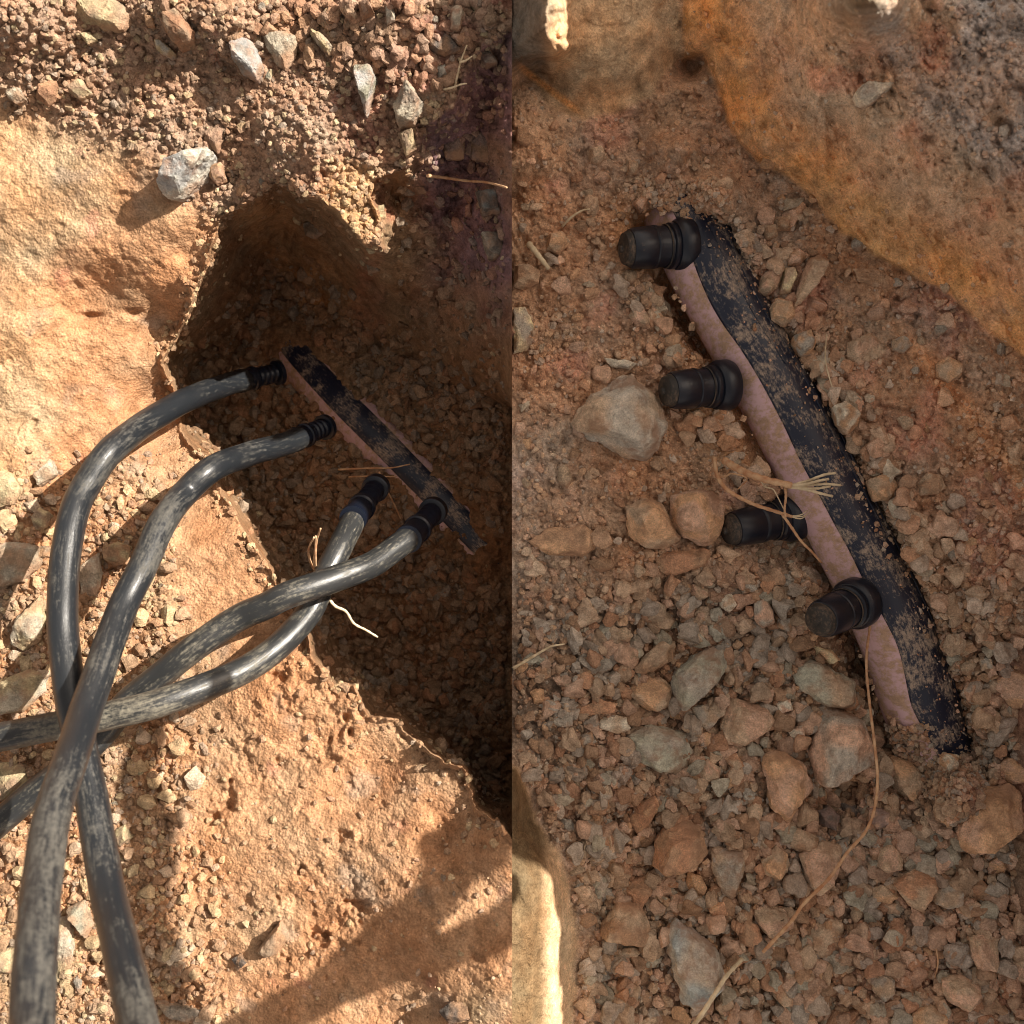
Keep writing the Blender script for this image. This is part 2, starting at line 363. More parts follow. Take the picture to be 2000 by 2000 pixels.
# ------------------------------------------------------------------ build the two ground sheets
def lerp3(a, b, t): return a + (np.array(b) - a) * t[..., None]
def colL(x, y):
    dr = sdf(x + 9 * fbm(x, y, 46, 5, 50, .65), y + 9 * fbm(x, y, 46, 5, 60, .65), RIM)
    c = np.ones(x.shape + (3,)) * np.array((.55, .315, .17))
    yel = sst(-.15, .45, fbm(x, y, 180, 4, 71) + 1.1 * sst(330, 0, x) * sst(1400, 200, y) - .35 + .55 * sst(260, 60, x) * sst(900, 1100, y))
    c = lerp3(c, (.57, .39, .225), yel * .85)
    grav = np.maximum(sst(60, -60, y - (210 + 0.42 * x) + 60 * fbm(x, y, 90, 3, 4)), 0)
    c = lerp3(c, (.46, .30, .20), grav)
    c = lerp3(c, (.40, .20, .15), grav * sst(450, 800, x) * sst(-.2, .4, fbm(x, y, 70, 3, 73)) * .8)
    c = lerp3(c, (.44, .33, .24), sst(.25, .6, fbm(x, y, 70, 4, 74)) * .55)
    c = lerp3(c, (.62, .25, .18), sst(.5, .75, fbm(x, y, 60, 3, 75)) * .35)
    lip = sst(95, 40, np.hypot(x - 690, (y - 400) * .8))
    c = lerp3(c, (.66, .42, .22), lip)
    # hole soil darkened by painted shade, orange clay seam, purple-brown shade to the east
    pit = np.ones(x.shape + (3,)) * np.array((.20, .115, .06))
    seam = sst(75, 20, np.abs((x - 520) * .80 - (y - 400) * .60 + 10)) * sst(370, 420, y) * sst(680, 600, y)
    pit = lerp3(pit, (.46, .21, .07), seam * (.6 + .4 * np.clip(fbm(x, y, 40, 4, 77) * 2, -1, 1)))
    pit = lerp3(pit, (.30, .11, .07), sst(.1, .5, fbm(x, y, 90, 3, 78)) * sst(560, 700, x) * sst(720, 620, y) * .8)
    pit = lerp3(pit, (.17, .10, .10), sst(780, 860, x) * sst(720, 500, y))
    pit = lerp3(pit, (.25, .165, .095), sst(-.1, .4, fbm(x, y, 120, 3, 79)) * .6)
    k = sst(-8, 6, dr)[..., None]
    return .68 * c * k + 1.15 * pit * (1 - k)  # sunlit ground darkened in colour so its shadows read deeper
def colR(x, y):
    wx = x + 7 * fbm(x, y, 45, 3, 150); wy = y + 7 * fbm(x, y, 45, 3, 160)
    dw = sdf(wx, wy, WALL_FOOT); db = sdf(wx, wy, BLOCK); dl = sdf(wx, wy, LEDGE); dn = sdf(wx, wy, RAMP)
    c = np.ones(x.shape + (3,)) * np.array((.42, .235, .125))
    c = lerp3(c, (.36, .25, .165), sst(-.1, .5, fbm(x, y, 150, 4, 171)) * .8)
    c = lerp3(c, (.50, .25, .16), sst(.1, .6, fbm(x, y, 120, 4, 172) + .35 * sst(1650, 1950, x)) * .7)
    c = lerp3(c, (.46, .22, .09), sst(120, 20, np.abs(x - 1330 - (y - 600) * .45) ) * sst(350, 450, y) * sst(1000, 850, y) * .7)
    c = lerp3(c, (.34, .25, .17), sst(1250, 1050, x) * sst(700, 900, y) * .6)
    c = lerp3(c, (.66, .33, .15), sst(35, 0, np.abs((x - 1900) * .78 - (y - 820) * .62 )) * sst(600, 700, y) * sst(1200, 1000, y) * .8)
    # wall: orange band at its foot, browner above, grey gravel at the far corner
    c = lerp3(c, (.62, .30, .105), sst(6, -8, dw) * sst(-175, -60, dw) * (.75 + .25 * np.clip(fbm(x, y, 40, 4, 190, .6) * 2, -1, 1)))
    c = lerp3(c, (.52, .33, .19), sst(-70, -175, dw) * sst(-.5, .4, fbm(x, y, 100, 3, 181) + .3))
    c = lerp3(c, (.62, .30, .17), sst(.2, .6, fbm(x, y, 80, 3, 182)) * sst(-60, -170, dw) * .8)
    c = lerp3(c, (.44, .35, .27), sst(-230, -330, dw) * sst(-.4, .2, fbm(x, y, 130, 3, 183) + .2 ))
    c = lerp3(c, (.40, .26, .14), sst(5, -12, db))
    c = lerp3(c, (.50, .27, .12), sst(5, -12, db) * sst(.0, .5, fbm(x, y, 90, 3, 185)) * .6)
    c = lerp3(c, (.14, .10, .065), sst(1095, 1050, x) * sst(190, 120, y))  # corner that catches the sun painted darker to hold its light down
    c = lerp3(c, (.58, .28, .10), sst(14, 2, np.abs((y - 180) - (x - 1080) * .75)) * sst(1150, 1110, x) * sst(1000, 1040, x))
    c = lerp3(c, (.44, .27, .15), sst(20, -10, dn) * .6)
    c = lerp3(c, (.50, .31, .16), sst(5, -12, dl))
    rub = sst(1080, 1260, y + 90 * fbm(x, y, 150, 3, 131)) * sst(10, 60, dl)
    c = c * (1 - .5 * rub[..., None])  # soil under the rubble darkened: shade of the gaps put into colour
    c = c * np.array((1.33, 1.50, 1.72))  # shaded half lightened in colour, standing in for a brighter exposure
    c = lerp3(c, (.17, .115, .06), sst(5, -12, dl) * sst(1085, 1050, x))  # ledge painted darker where sunlight falls on it
    c = lerp3(c, (.20, .15, .09), np.exp(-((x - 1682) / 70.) ** 2 - ((y + 12) / 62.) ** 2))  # sunlit mound painted darker to temper its brightness
    return c
gx, gy = np.meshgrid(XL, YS)
cx_, cy_ = np.clip(gx, -300, 1000), np.clip(gy, -300, 2300)
Z = zL(cx_, cy_)
K = 1 - Z
XX = (gx - 1000) / 2000 * K; YY = (1000 - gy) / 2000 * K
ZL_GRID = Z
CL = colL(cx_, cy_)
zr_edge = None
gxr, gyr = np.meshgrid(XR, YS)
cxr, cyr = np.clip(gxr, 1000, 2400), np.clip(gyr, -400, 2300)
ZRr = zR(cxr, cyr)
XR_ = (gxr - 1000) / 2000 * (1 - ZRr); YR_ = (1000 - gyr) / 2000 * (1 - ZRr)
ZRb = ZRr + bank(XR_, YR_)
CR = colR(cxr, cyr)
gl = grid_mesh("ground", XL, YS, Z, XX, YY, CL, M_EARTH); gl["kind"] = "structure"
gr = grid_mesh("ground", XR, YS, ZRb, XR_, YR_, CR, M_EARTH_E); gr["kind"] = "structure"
# added cut face, unseen edge-on, joins both levels and shades the hole
eL = np.stack([XX[:, -1], YY[:, -1], Z[:, -1]], 1); eR = np.stack([XR_[:, 0], YR_[:, 0], ZRb[:, 0]], 1)
n_e = len(eL); idx = np.arange(n_e - 1)
low = eL.copy(); low[:, 2] = -0.75; low[:, 1] = (eL[:, 1] + eR[:, 1]) / 2
co_ = np.concatenate([eL, eR, low])
fc = np.concatenate([np.stack([idx, idx + 1, idx + 1 + 2 * n_e, idx + 2 * n_e], 1), np.stack([idx + n_e, idx + 2 * n_e, idx + 1 + 2 * n_e, idx + 1 + n_e], 1)])
cut = raw_mesh("ground", co_, fc, np.ones((len(co_), 3)) * np.array((.30, .18, .10)), M_EARTH); cut["kind"] = "structure"

def zat(px, py):
    px = np.atleast_1d(np.asarray(px, float)); py = np.atleast_1d(np.asarray(py, float))
    out = np.empty(px.shape)
    for m_, xs, G in ((px < 1000, XL, ZL_GRID), (px >= 1000, XR, ZRr)):
        if not m_.any(): continue
        i = np.clip(np.searchsorted(xs, px[m_]) , 1, len(xs) - 1); j = np.clip(np.searchsorted(YS, py[m_]), 1, len(YS) - 1)
        out[m_] = G[j, i]
    return out
def z1(px, py): return float(zat(px, py)[0])

# ------------------------------------------------------------------ stones traced one by one
PAL = {
    'tan': (.42, .30, .20), 'grey': (.36, .31, .25), 'greygreen': (.36, .34, .26), 'bluegrey': (.27, .29, .28), 'orange': (.50, .30, .17),
    'pink': (.50, .32, .22), 'brown': (.33, .20, .12), 'rust': (.40, .215, .125), 'yellow': (.62, .50, .30), 'pale': (.60, .52, .40),
    'dark': (.17, .14, .12), 'white': (.70, .66, .56), 'purple': (.26, .18, .15), 'speckled': (.50, .49, .47)}
WORD = {'tan': 'tan', 'grey': 'grey', 'greygreen': 'greenish grey', 'bluegrey': 'blue grey', 'orange': 'orange', 'pink': 'pinkish', 'brown': 'brown',
        'rust': 'rusty', 'yellow': 'yellowish', 'pale': 'pale', 'dark': 'dark', 'white': 'whitish', 'purple': 'purplish', 'speckled': 'speckled grey'}
def hull_stone(poly, hgt, seed, key, key2=None, flat=.7, rough=1.0, base=None):
    r = random.Random(seed)
    cx = sum(p[0] for p in poly) / len(poly); cy = sum(p[1] for p in poly) / len(poly)
    zb = base if base is not None else z1(cx, cy)
    zt = zb + hgt * .35
    pts = [W(p[0], p[1], zt) for p in poly]
    c = W(cx, cy, zt)
    bm = bmesh.new()
    tx, ty = r.uniform(-.35, .35), r.uniform(-.35, .35)
    R = max((p - c).length for p in pts)
    for p in pts:
        d = p - c
        bm.verts.new((p.x, p.y, zb + hgt * r.uniform(.15, .4)))
        b = c + d * .86; bm.verts.new((b.x, b.y, zb - hgt * .5))
    for p in pts:
        if r.random() < .78:
            d = p - c; f = r.uniform(flat - .22, flat + .15)
            q = c + d * f
            bm.verts.new((q.x, q.y, zb + hgt * (r.uniform(.72, 1.0) + (tx * d.x + ty * d.y) / R * .8)))
    res = bmesh.ops.convex_hull(bm, input=bm.verts)
    bmesh.ops.delete(bm, geom=[g for g in set(res['geom_interior'] + res['geom_unused']) if isinstance(g, bmesh.types.BMVert)], context='VERTS')
    bmesh.ops.dissolve_limit(bm, angle_limit=math.radians(15), verts=bm.verts, edges=bm.edges)
    bmesh.ops.bevel(bm, geom=list(bm.edges), offset=R * .035, segments=1, affect='EDGES', clamp_overlap=True)
    bmesh.ops.triangulate(bm, faces=bm.faces)
    cuts = 5 if R > .02 else 4
    # even out long triangles
    for _ in range(cuts):
        L = R * (.7 / (1.6 ** _))
        ed = [e for e in bm.edges if e.calc_length() > L]
        if ed:
            bmesh.ops.subdivide_edges(bm, edges=ed, cuts=1); bmesh.ops.triangulate(bm, faces=[f for f in bm.faces if len(f.verts) > 3])
    bmesh.ops.smooth_vert(bm, verts=bm.verts, factor=.12, use_axis_x=True, use_axis_y=True, use_axis_z=True)
    bm.normal_update()
    from mathutils import noise as mn
    off = Vector((r.uniform(-9, 9), r.uniform(-9, 9), r.uniform(-9, 9)))
    for v in bm.verts:
        p = v.co - c
        k = mn.noise(p * (2.0 / R) + off) * .05 + mn.noise(p * (5 / R) + off) * .045 + abs(mn.noise(p * (9 / R) + off)) * -.05 + mn.noise(p * (18 / R) + off) * .018
        v.co += v.normal * (k * R * rough)
    co = np.array([v.co[:] for v in bm.verts]); 
    fa = np.array([[v.index for v in f.verts] for f in bm.faces]) if False else None
    bm.verts.index_update()
    fa = np.array([[v.index for v in f.verts] for f in bm.faces], dtype=np.int32)
    bm.free()
    A = np.array(PAL[key]); B = np.array(PAL[key2 or key])
    t = np.array([mn.noise(Vector(p) * (1.6 / R) + off) for p in (co - np.array(c))])
    t = np.clip(.5 + t * 2.4, 0, 1)[:, None]
    C = A * (1 - t) + B * t
    C = C * (0.92 + .16 * r.random())
    origin = np.array((c.x, c.y, zb))
    return co - origin, fa, C, Vector(origin)
STONES = []           # (cx, cy, radius px) of every stone placed
def stone(poly, key, label, key2=None, h=.55, gain=1.0, group=None, name="stone", cat="stone", flat=.7, rough=1.0, base=None, mat=None):
    if sum(p[0] for p in poly) / len(poly) > 1000: poly = [(max(p[0], 1002.5), p[1]) for p in poly]
    xs = [p[0] for p in poly]; ys = [p[1] for p in poly]
    cx, cy = sum(xs) / len(xs), sum(ys) / len(ys)
    w = min(max(xs) - min(xs), max(ys) - min(ys)) / 2000
    co, fa, C, o = hull_stone(poly, w * h, int(cx * 31 + cy * 17), key, key2, flat, rough, base)
    ob = raw_mesh(name, co, fa, C * (np.array((1.56, 1.62, 1.66)) if cx > 1000 else .74), mat or M_STONE)  # exposure put into colour: shaded-half stones lighter, sunlit ones darker
    ob.data.set_sharp_from_angle(angle=math.radians(24))
    ob.location = o
    ob["label"] = label; ob["category"] = cat
    if group: ob["group"] = group
    rad = .5 * (max(xs) - min(xs) + max(ys) - min(ys)) / 2
    STONES.append((cx, cy, rad, poly))
    return ob
GE = "stones lying in the shaded trench"; GW = "stones around the sunlit hole"
east = [
 (Q3, [(215,1590),(290,1490),(430,1405),(470,1425),(560,1500),(590,1600),(570,1680),(510,1740),(450,1735),(350,1690),(240,1640)], 'grey', 'tan', "largest flat grey-tan rock, below and beside the second black cap from the top", .5),
 (Q3, [(-5,1160),(50,1155),(75,1200),(90,1290),(60,1320),(0,1340)], 'grey', 'yellow', "pale grey stone cut by the seam, level with the second black cap", .5),
 (Q3, [(1120,975),(1160,955),(1185,990),(1165,1060),(1110,1140),(1065,1185),(1050,1170),(1075,1080)], 'tan', 'pink', "long slanting tan stone leaning beside the upper pipe", .8),
 (Q3, [(1030,1010),(1065,1005),(1080,1040),(1050,1110),(1010,1110),(1015,1060)], 'yellow', 'tan', "narrow yellow stone standing against the long slanting tan one", .8),
 (Q3, [(925,1100),(945,1040),(990,1000),(1025,1030),(1005,1090),(960,1120)], 'tan', 'pink', "rounded tan stone between the pipe and the narrow yellow stone", .8),
 (Q3, [(1000,1120),(1060,1130),(1065,1200),(1030,1235),(975,1210),(975,1160)], 'tan', 'orange', "knobbly tan stone at the foot of the long slanting one", .8),
 (Q3, [(1065,1265),(1110,1245),(1150,1290),(1130,1340),(1090,1345),(1050,1300)], 'orange', 'grey', "round orange and grey cobble resting on the pipe edge", .9),
 (Q3, [(1265,1290),(1340,1250),(1400,1280),(1440,1340),(1370,1385),(1290,1400),(1260,1340)], 'tan', 'pink', "broad pinkish tan stone half sunk in soil east of the round cobble", .4),
 (Q3, [(1440,1280),(1480,1265),(1515,1300),(1480,1335),(1440,1320)], 'tan', 'grey', "small tan stone touching the broad half-sunk pinkish one", .7),
 (Q3, [(1605,1370),(1650,1340),(1705,1370),(1700,1420),(1650,1445),(1610,1420)], 'orange', 'tan', "lone sandy orange clod above the smooth clay ridge", .6),
 (Q3, [(1215,1530),(1260,1510),(1310,1560),(1310,1610),(1270,1645),(1230,1600)], 'orange', 'pale', "orange stone with a pale tip beside the middle of the pipe", .8),
 (Q3, [(1345,1810),(1420,1780),(1460,1830),(1430,1890),(1370,1895)], 'tan', 'orange', "tan stone beside the pipe, level with the frayed root", .7),
 (Q3, [(1530,1830),(1570,1780),(1620,1790),(1640,1840),(1600,1870),(1540,1870)], 'tan', 'brown', "brown tan stone two stones east of the frayed root", .6),
 (Q3, [(1285,1010),(1370,1010),(1450,1050),(1450,1090),(1370,1085),(1300,1055)], 'brown', 'tan', "thin flat slab lying at the foot of the orange wall", .35),
 (Q3, [(345,1350),(440,1360),(475,1372),(440,1398),(370,1382)], 'grey', 'pale', "thin splinter of grey stone above the largest flat rock", .8),
 (Q3, [(455,1165),(500,1165),(530,1200),(510,1240),(470,1230),(440,1190)], 'pink', 'tan', "pinkish stone in loose soil between the top two black caps", .7),
 (Q3, [(1290,350),(1330,310),(1400,310),(1440,330),(1380,375),(1340,405),(1300,390)], 'pale', 'grey', "pale stone bedded high in the orange wall", .6),
 (Q3, [(130,880),(190,870),(225,910),(180,962),(130,940)], 'tan', 'orange', "tan stone left of the topmost cap, beside a twig", .6),
 (Q3, [(0,1000),(60,990),(110,1020),(100,1070),(40,1095),(0,1080)], 'brown', 'tan', "brown stone at the seam below the twig and level with the top cap", .6),
 (Q3, [(290,560),(340,550),(360,590),(330,622),(290,610)], 'tan', None, "tan stone topmost of the pile beyond the pipe's buried end", .8),
 (Q3, [(430,600),(480,610),(470,660),(430,660)], 'brown', 'tan', "brown stone in the pile beyond the pipe's buried end", .8),
 (Q3, [(480,740),(515,745),(525,785),(485,805),(450,770)], 'rust', 'pink', "rusty stone touching the lilac stripe at the pipe's buried end", .8),
 (Q3, [(310,640),(360,640),(380,680),(340,700),(305,680)], 'pink', 'brown', "pinkish stone under the topmost tan stone of the pile", .8),
 (Q3, [(945,850),(990,850),(1005,890),(960,908)], 'tan', 'brown', "small tan stone high beside the pipe's muddy top", .8),
 (Q3, [(985,820),(1050,815),(1055,870),(1000,872)], 'brown', 'tan', "brown stone just above the cluster beside the upper pipe", .8),
 (Q3, [(1035,960),(1080,935),(1120,960),(1090,1000),(1040,1005)], 'brown', 'pink', "brown stone capping the narrow yellow stone", .8),
 (Q3, [(870,1010),(905,1020),(930,1065),(895,1080),(860,1040)], 'rust', 'orange', "rusty stone against the upper pipe, beside the rounded tan one", .8),
 (Q3, [(10,1590),(50,1590),(55,1630),(10,1645)], 'pink', None, "small pinkish stone beside the seam, west of the largest flat rock", .6),
 (Q4, [(50,110),(130,60),(270,48),(335,80),(330,130),(270,168),(160,168),(80,140)], 'brown', 'orange', "long low brown slab lying near the seam", .4),
 (Q4, [(425,-20),(500,-60),(570,-30),(600,30),(640,100),(590,140),(500,140),(440,90)], 'tan', 'orange', "round brown rock, the western of two beside the third cap", .7),
 (Q4, [(600,-60),(680,-85),(770,-80),(805,-20),(800,60),(770,120),(730,135),(640,90),(590,40)], 'orange', 'pink', "round orange rock pressed against the third black cap", .75),
 (Q4, [(535,185),(580,150),(680,135),(755,145),(745,200),(660,225),(590,242),(545,220)], 'brown', 'rust', "flat reddish brown stone under the two round rocks", .5),
 (Q4, [(680,270),(740,280),(742,322),(700,338),(675,310)], 'pink', 'tan', "small pink stone under the flat reddish brown one", .8),
 (Q4, [(780,320),(830,308),(855,350),(820,382),(785,360)], 'tan', 'pale', "small round tan stone west of the pinkish egg-shaped stone", .8),
 (Q4, [(915,345),(960,325),(990,370),(995,420),(950,445),(915,410)], 'pink', 'grey', "pinkish egg-shaped stone west of the lowest black cap", .8),
 (Q4, [(1005,400),(1060,400),(1078,430),(1040,457),(1000,435)], 'grey', 'brown', "grey bean-shaped stone just west of the lowest cap", .8),
 (Q4, [(850,265),(930,262),(935,300),(870,312)], 'brown', 'grey', "dull brown stone above the pinkish egg-shaped stone", .6),
 (Q4, [(1135,500),(1210,520),(1242,560),(1200,578),(1150,540)], 'orange', 'yellow', "bright orange chip tucked under the lowest black cap", .7),
 (Q4, [(1060,620),(1080,580),(1130,550),(1180,590),(1300,640),(1300,730),(1240,742),(1170,730),(1100,680)], 'tan', 'greygreen', "two-toned rock, tan and grey, below the bright orange chip", .6),
 (Q4, [(1130,930),(1160,850),(1165,770),(1200,738),(1290,755),(1340,800),(1380,900),(1370,960),(1280,1000),(1200,1045),(1160,1040)], 'pink', 'grey', "large ridged grey rock with the long root running past it", .75),
 (Q4, [(600,640),(620,590),(740,510),(820,490),(820,570),(770,650),(700,720),(650,760),(620,720)], 'greygreen', 'grey', "pointed greenish grey rock, tip toward the lowest cap", .65),
 (Q4, [(455,590),(500,530),(570,475),(620,490),(610,560),(530,610),(470,612)], 'brown', 'tan', "brown stone just above the rounded tan rock and beside the pointed one", .5),
 (Q4, [(435,690),(470,630),(560,620),(612,660),(600,730),(550,760),(480,735)], 'tan', 'orange', "rounded tan rock touching the pointed greenish grey one", .65),
 (Q4, [(790,800),(830,700),(890,720),(960,730),(1000,780),(930,860),(860,905),(790,880)], 'pink', 'tan', "pinkish four-sided rock between the pointed rock and the large ridged one", .6),
 (Q4, [(430,850),(520,800),(600,810),(660,830),(690,930),(690,980),(640,1000),(540,980),(450,930)], 'greygreen', 'grey', "flat greenish grey slab below the rounded tan rock", .45),
 (Q4, [(300,790),(380,765),(440,770),(452,820),(400,845),(310,812)], 'tan', 'pale', "small flat tan stone at the corner of the greenish slab", .5),
 (Q4, [(950,910),(1000,895),(1060,920),(1110,950),(1150,1040),(1090,1110),(1040,1170),(980,1130),(960,1050),(945,960)], 'pink', 'orange', "tall reddish pink rock west of the large ridged one", .55),
 (Q4, [(1410,960),(1430,920),(1500,930),(1560,970),(1582,1040),(1560,1112),(1500,1100),(1430,1040)], 'tan', 'orange', "oval tan and orange rock below the pipe's lower end", .6),
 (Q4, [(1690,1200),(1720,1130),(1790,1050),(1880,1030),(1940,1060),(1945,1190),(1820,1240),(1790,1300),(1700,1290)], 'pink', 'orange', "largest salmon pink rock, cut by the frame", .5),
 (Q4, [(1830,640),(1880,600),(1945,600),(1945,745),(1890,745),(1840,690)], 'pink', 'orange', "salmon stone cut by the frame, level with the pipe's lower end", .6),
 (Q4, [(1825,960),(1880,925),(1945,960),(1945,1030),(1870,1030)], 'orange', 'pink', "orange stone cut by the frame, just above the largest salmon rock", .6),
 (Q4, [(1615,950),(1640,910),(1692,920),(1680,970),(1640,988)], 'orange', 'pale', "orange chip at the pipe's lower buried end", .7),
 (Q4, [(530,1330),(540,1250),(580,1195),(650,1170),(720,1190),(742,1290),(690,1350),(590,1380)], 'rust', 'brown', "crumbly rust-red clod below the greenish slab", .7),
 (Q4, [(440,1170),(480,1100),(540,1065),(562,1110),(520,1180),(470,1222)], 'rust', 'orange', "orange-brown wedge stone above the crumbly rust-red clod", .6),
 (Q4, [(420,1410),(500,1370),(532,1420),(490,1500),(430,1480)], 'brown', 'rust', "brown clod under the crumbly rust-red one", .6),
 (Q4, [(755,1270),(870,1265),(885,1350),(860,1400),(830,1480),(780,1420),(755,1350)], 'grey', 'tan', "blocky grey stone between the rust-red clod and a tan one", .6),
 (Q4, [(940,1320),(1000,1260),(1040,1290),(1058,1350),(1000,1390),(950,1370)], 'tan', 'orange', "tan stone just east of the blocky grey one", .7),
 (Q4, [(1030,1210),(1080,1190),(1160,1230),(1150,1280),(1080,1285),(1040,1260)], 'brown', 'tan', "brown stone under the dark hollow below the ridged rock", .6),
 (Q4, [(1085,1300),(1180,1240),(1250,1260),(1250,1330),(1200,1420),(1150,1460),(1110,1400)], 'tan', 'pink', "kite-shaped tan stone crossed by the long root", .5),
 (Q4, [(340,1560),(400,1470),(480,1480),(535,1570),(510,1640),(430,1630),(330,1600)], 'tan', 'brown', "lumpy tan rock between the sunlit ledge and the blue-grey rock", .6),
 (Q4, [(575,1600),(620,1525),(680,1560),(770,1630),(800,1700),(820,1790),(770,1850),(700,1905),(640,1860),(620,1750),(590,1700)], 'bluegrey', 'grey', "large pointed blue-grey rock at the foot of the photo", .5),
 (Q4, [(915,1500),(960,1480),(1040,1500),(1065,1560),(1010,1610),(960,1600),(920,1550)], 'pink', 'tan', "rounded pinkish stone beside the long root, east of the blue-grey rock", .65),
 (Q4, [(855,1600),(880,1540),(930,1560),(950,1610),(900,1650),(860,1630)], 'brown', 'rust', "rusty brown stone between the blue-grey rock and the rounded pinkish one", .6),
 (Q4, [(730,1490),(800,1470),(822,1520),(760,1542)], 'rust', 'orange', "small rusty stone above the blue-grey rock's shoulder", .7),
 (Q4, [(380,1660),(450,1640),(492,1660),(450,1690),(390,1702)], 'grey', 'tan', "thin grey stone under the lumpy tan rock", .6),
 (Q4, [(1735,1610),(1780,1595),(1842,1610),(1840,1690),(1820,1735),(1760,1730),(1740,1690)], 'pink', 'tan', "squarish pink stone above the biggest square tan block", .7),
 (Q4, [(1630,1770),(1700,1750),(1770,1780),(1772,1860),(1720,1890),(1650,1850),(1630,1820)], 'tan', 'pink', "biggest square tan block in the bottom corner", .6),
 (Q4, [(1360,1760),(1400,1730),(1450,1760),(1450,1820),(1400,1850),(1360,1810)], 'tan', 'grey', "rounded tan and grey stone west of the square tan block", .7),
 (Q4, [(975,1790),(1010,1760),(1062,1810),(1060,1860),(1020,1868),(985,1830)], 'tan', 'brown', "tan stone below the rounded pinkish one, east of the blue-grey rock's foot", .7),
 (Q4, [(1395,1280),(1430,1255),(1480,1290),(1475,1350),(1420,1370),(1380,1340)], 'pink', 'tan', "pink stone with a flat face north of a grey-brown pair", .65),
 (Q4, [(1350,1270),(1390,1258),(1390,1315),(1350,1315)], 'brown', 'pink', "small brown stone touching the pink flat-faced one", .7),
 (Q4, [(1440,1410),(1530,1350),(1600,1370),(1590,1440),(1550,1512),(1500,1490)], 'rust', 'tan', "big sandy reddish clod in the lower stony ground", .6),
 (Q4, [(1592,1440),(1650,1390),(1700,1420),(1702,1480),(1640,1502),(1595,1480)], 'tan', 'grey', "grey-brown stone touching the big sandy reddish clod", .65),
 (Q4, [(1715,1400),(1760,1370),(1802,1410),(1790,1470),(1730,1470)], 'brown', 'rust', "round brown stone, second east of the big sandy clod", .7),
 (Q4, [(1580,1520),(1680,1490),(1682,1550),(1640,1592),(1600,1570)], 'grey', 'pink', "shield-shaped pinkish grey stone under the grey-brown one", .5),
 (Q4, [(1350,1430),(1400,1410),(1470,1450),(1430,1482),(1360,1470)], 'orange', 'tan', "small orange stone west of the big sandy clod", .6),
 (Q4, [(1595,1230),(1640,1215),(1692,1250),(1650,1292),(1600,1280)], 'brown', 'pink', "brown stone beside the largest salmon rock's lower tip", .6),
 (Q4, [(1800,1330),(1840,1300),(1872,1340),(1850,1390),(1802,1372)], 'orange', 'pink', "orange stone below the largest salmon rock", .7),
 (Q4, [(1880,1450),(1945,1430),(1945,1560),(1900,1542)], 'pink', None, "pink stone cut by the frame, lower than the largest salmon rock", .6),
 (Q4, [(1880,1700),(1945,1660),(1945,1800),(1890,1760)], 'pink', 'tan', "pink stone cut by the frame beside the square tan block", .6),
 (Q4, [(1080,1935),(1112,1870),(1152,1910),(1165,1965),(1090,1965)], 'orange', 'pink', "upright orange stone cut by the bottom of the frame", .8),
 (Q4, [(1520,1905),(1580,1862),(1640,1890),(1645,1965),(1510,1965)], 'tan', 'orange', "tan rock cut by the bottom of the frame beside the square block", .6),
 (Q4, [(1120,1560),(1180,1520),(1250,1530),(1252,1650),(1180,1700),(1110,1650)], 'brown', 'tan', "flattened brown clod east of the rounded pinkish stone", .35),
 (Q4, [(1350,1120),(1420,1118),(1432,1180),(1380,1202),(1350,1170)], 'pink', 'purple', "pale pink stone beside the long root under the oval rock", .7),
 (Q4, [(1150,1130),(1200,1110),(1240,1150),(1210,1200),(1160,1182)], 'dark', 'purple', "dark purplish stone in the hollow under the ridged rock", .7),
 (Q4, [(1240,1100),(1290,1085),(1320,1120),(1290,1160),(1250,1150)], 'dark', 'brown', "dark stone beside the root in the hollow under the ridged rock", .7),
 (Q4, [(985,720),(1050,700),(1062,750),(1010,762)], 'pink', 'pale', "small pale pink stone above the four-sided rock's shoulder", .7),
 (Q4, [(700,980),(740,930),(790,970),(785,1020),(710,1022)], 'pink', 'tan', "three-sided pinkish stone below the four-sided rock", .7),
 (Q4, [(800,930),(850,910),(882,960),(842,985)], 'tan', 'rust', "small tan wedge under the four-sided pinkish rock", .7),
 (Q4, [(965,660),(990,570),(1032,560),(1032,640),(980,697)], 'rust', 'tan', "upright rusty stone west of the two-toned rock", .7),
 (Q4, [(680,740),(750,720),(792,760),(740,832),(700,800)], 'grey', 'tan', "grey stone under the pointed greenish rock", .6),
 (Q4, [(250,740),(320,710),(402,720),(390,760),(262,772)], 'brown', 'rust', "low brown stone west of the rounded tan rock", .5),
 (Q4, [(320,1030),(372,1020),(385,1080),(330,1112)], 'grey', 'tan', "grey stone southwest of the greenish slab", .6),
 (Q4, [(885,1120),(920,1080),(952,1120),(932,1172),(890,1182)], 'tan', None, "small tan stone west of the tall reddish pink rock's foot", .7),
 (Q4, [(700,830),(762,830),(762,882),(710,892)], 'pink', 'orange', "little pinkish block between the slab and the four-sided rock", .7),
 (Q4, [(1040,820),(1092,800),(1112,850),(1062,872)], 'pink', 'pale', "little pale stone in the gap west of the ridged rock", .7),
 (Q4, [(240,850),(302,820),(322,870),(262,902)], 'grey', 'brown', "dull stone west of the greenish slab", .6),
 (Q4, [(312,870),(372,880),(384,925),(322,932)], 'pink', 'tan', "pinkish stone against the greenish slab's western edge", .6),
 (Q4, [(1600,460),(1642,470),(1645,512),(1600,502)], 'tan', 'pale', "tan stone nearest the pipe's lower muddy side", .7),
 (Q4, [(1680,490),(1732,480),(1752,520),(1702,548)], 'tan', 'brown', "tan stone two steps east of the pipe's lower side", .7),
 (Q4, [(1880,460),(1935,470),(1925,522),(1880,512)], 'pink', None, "pinkish stone near the frame, above the salmon stone", .7),
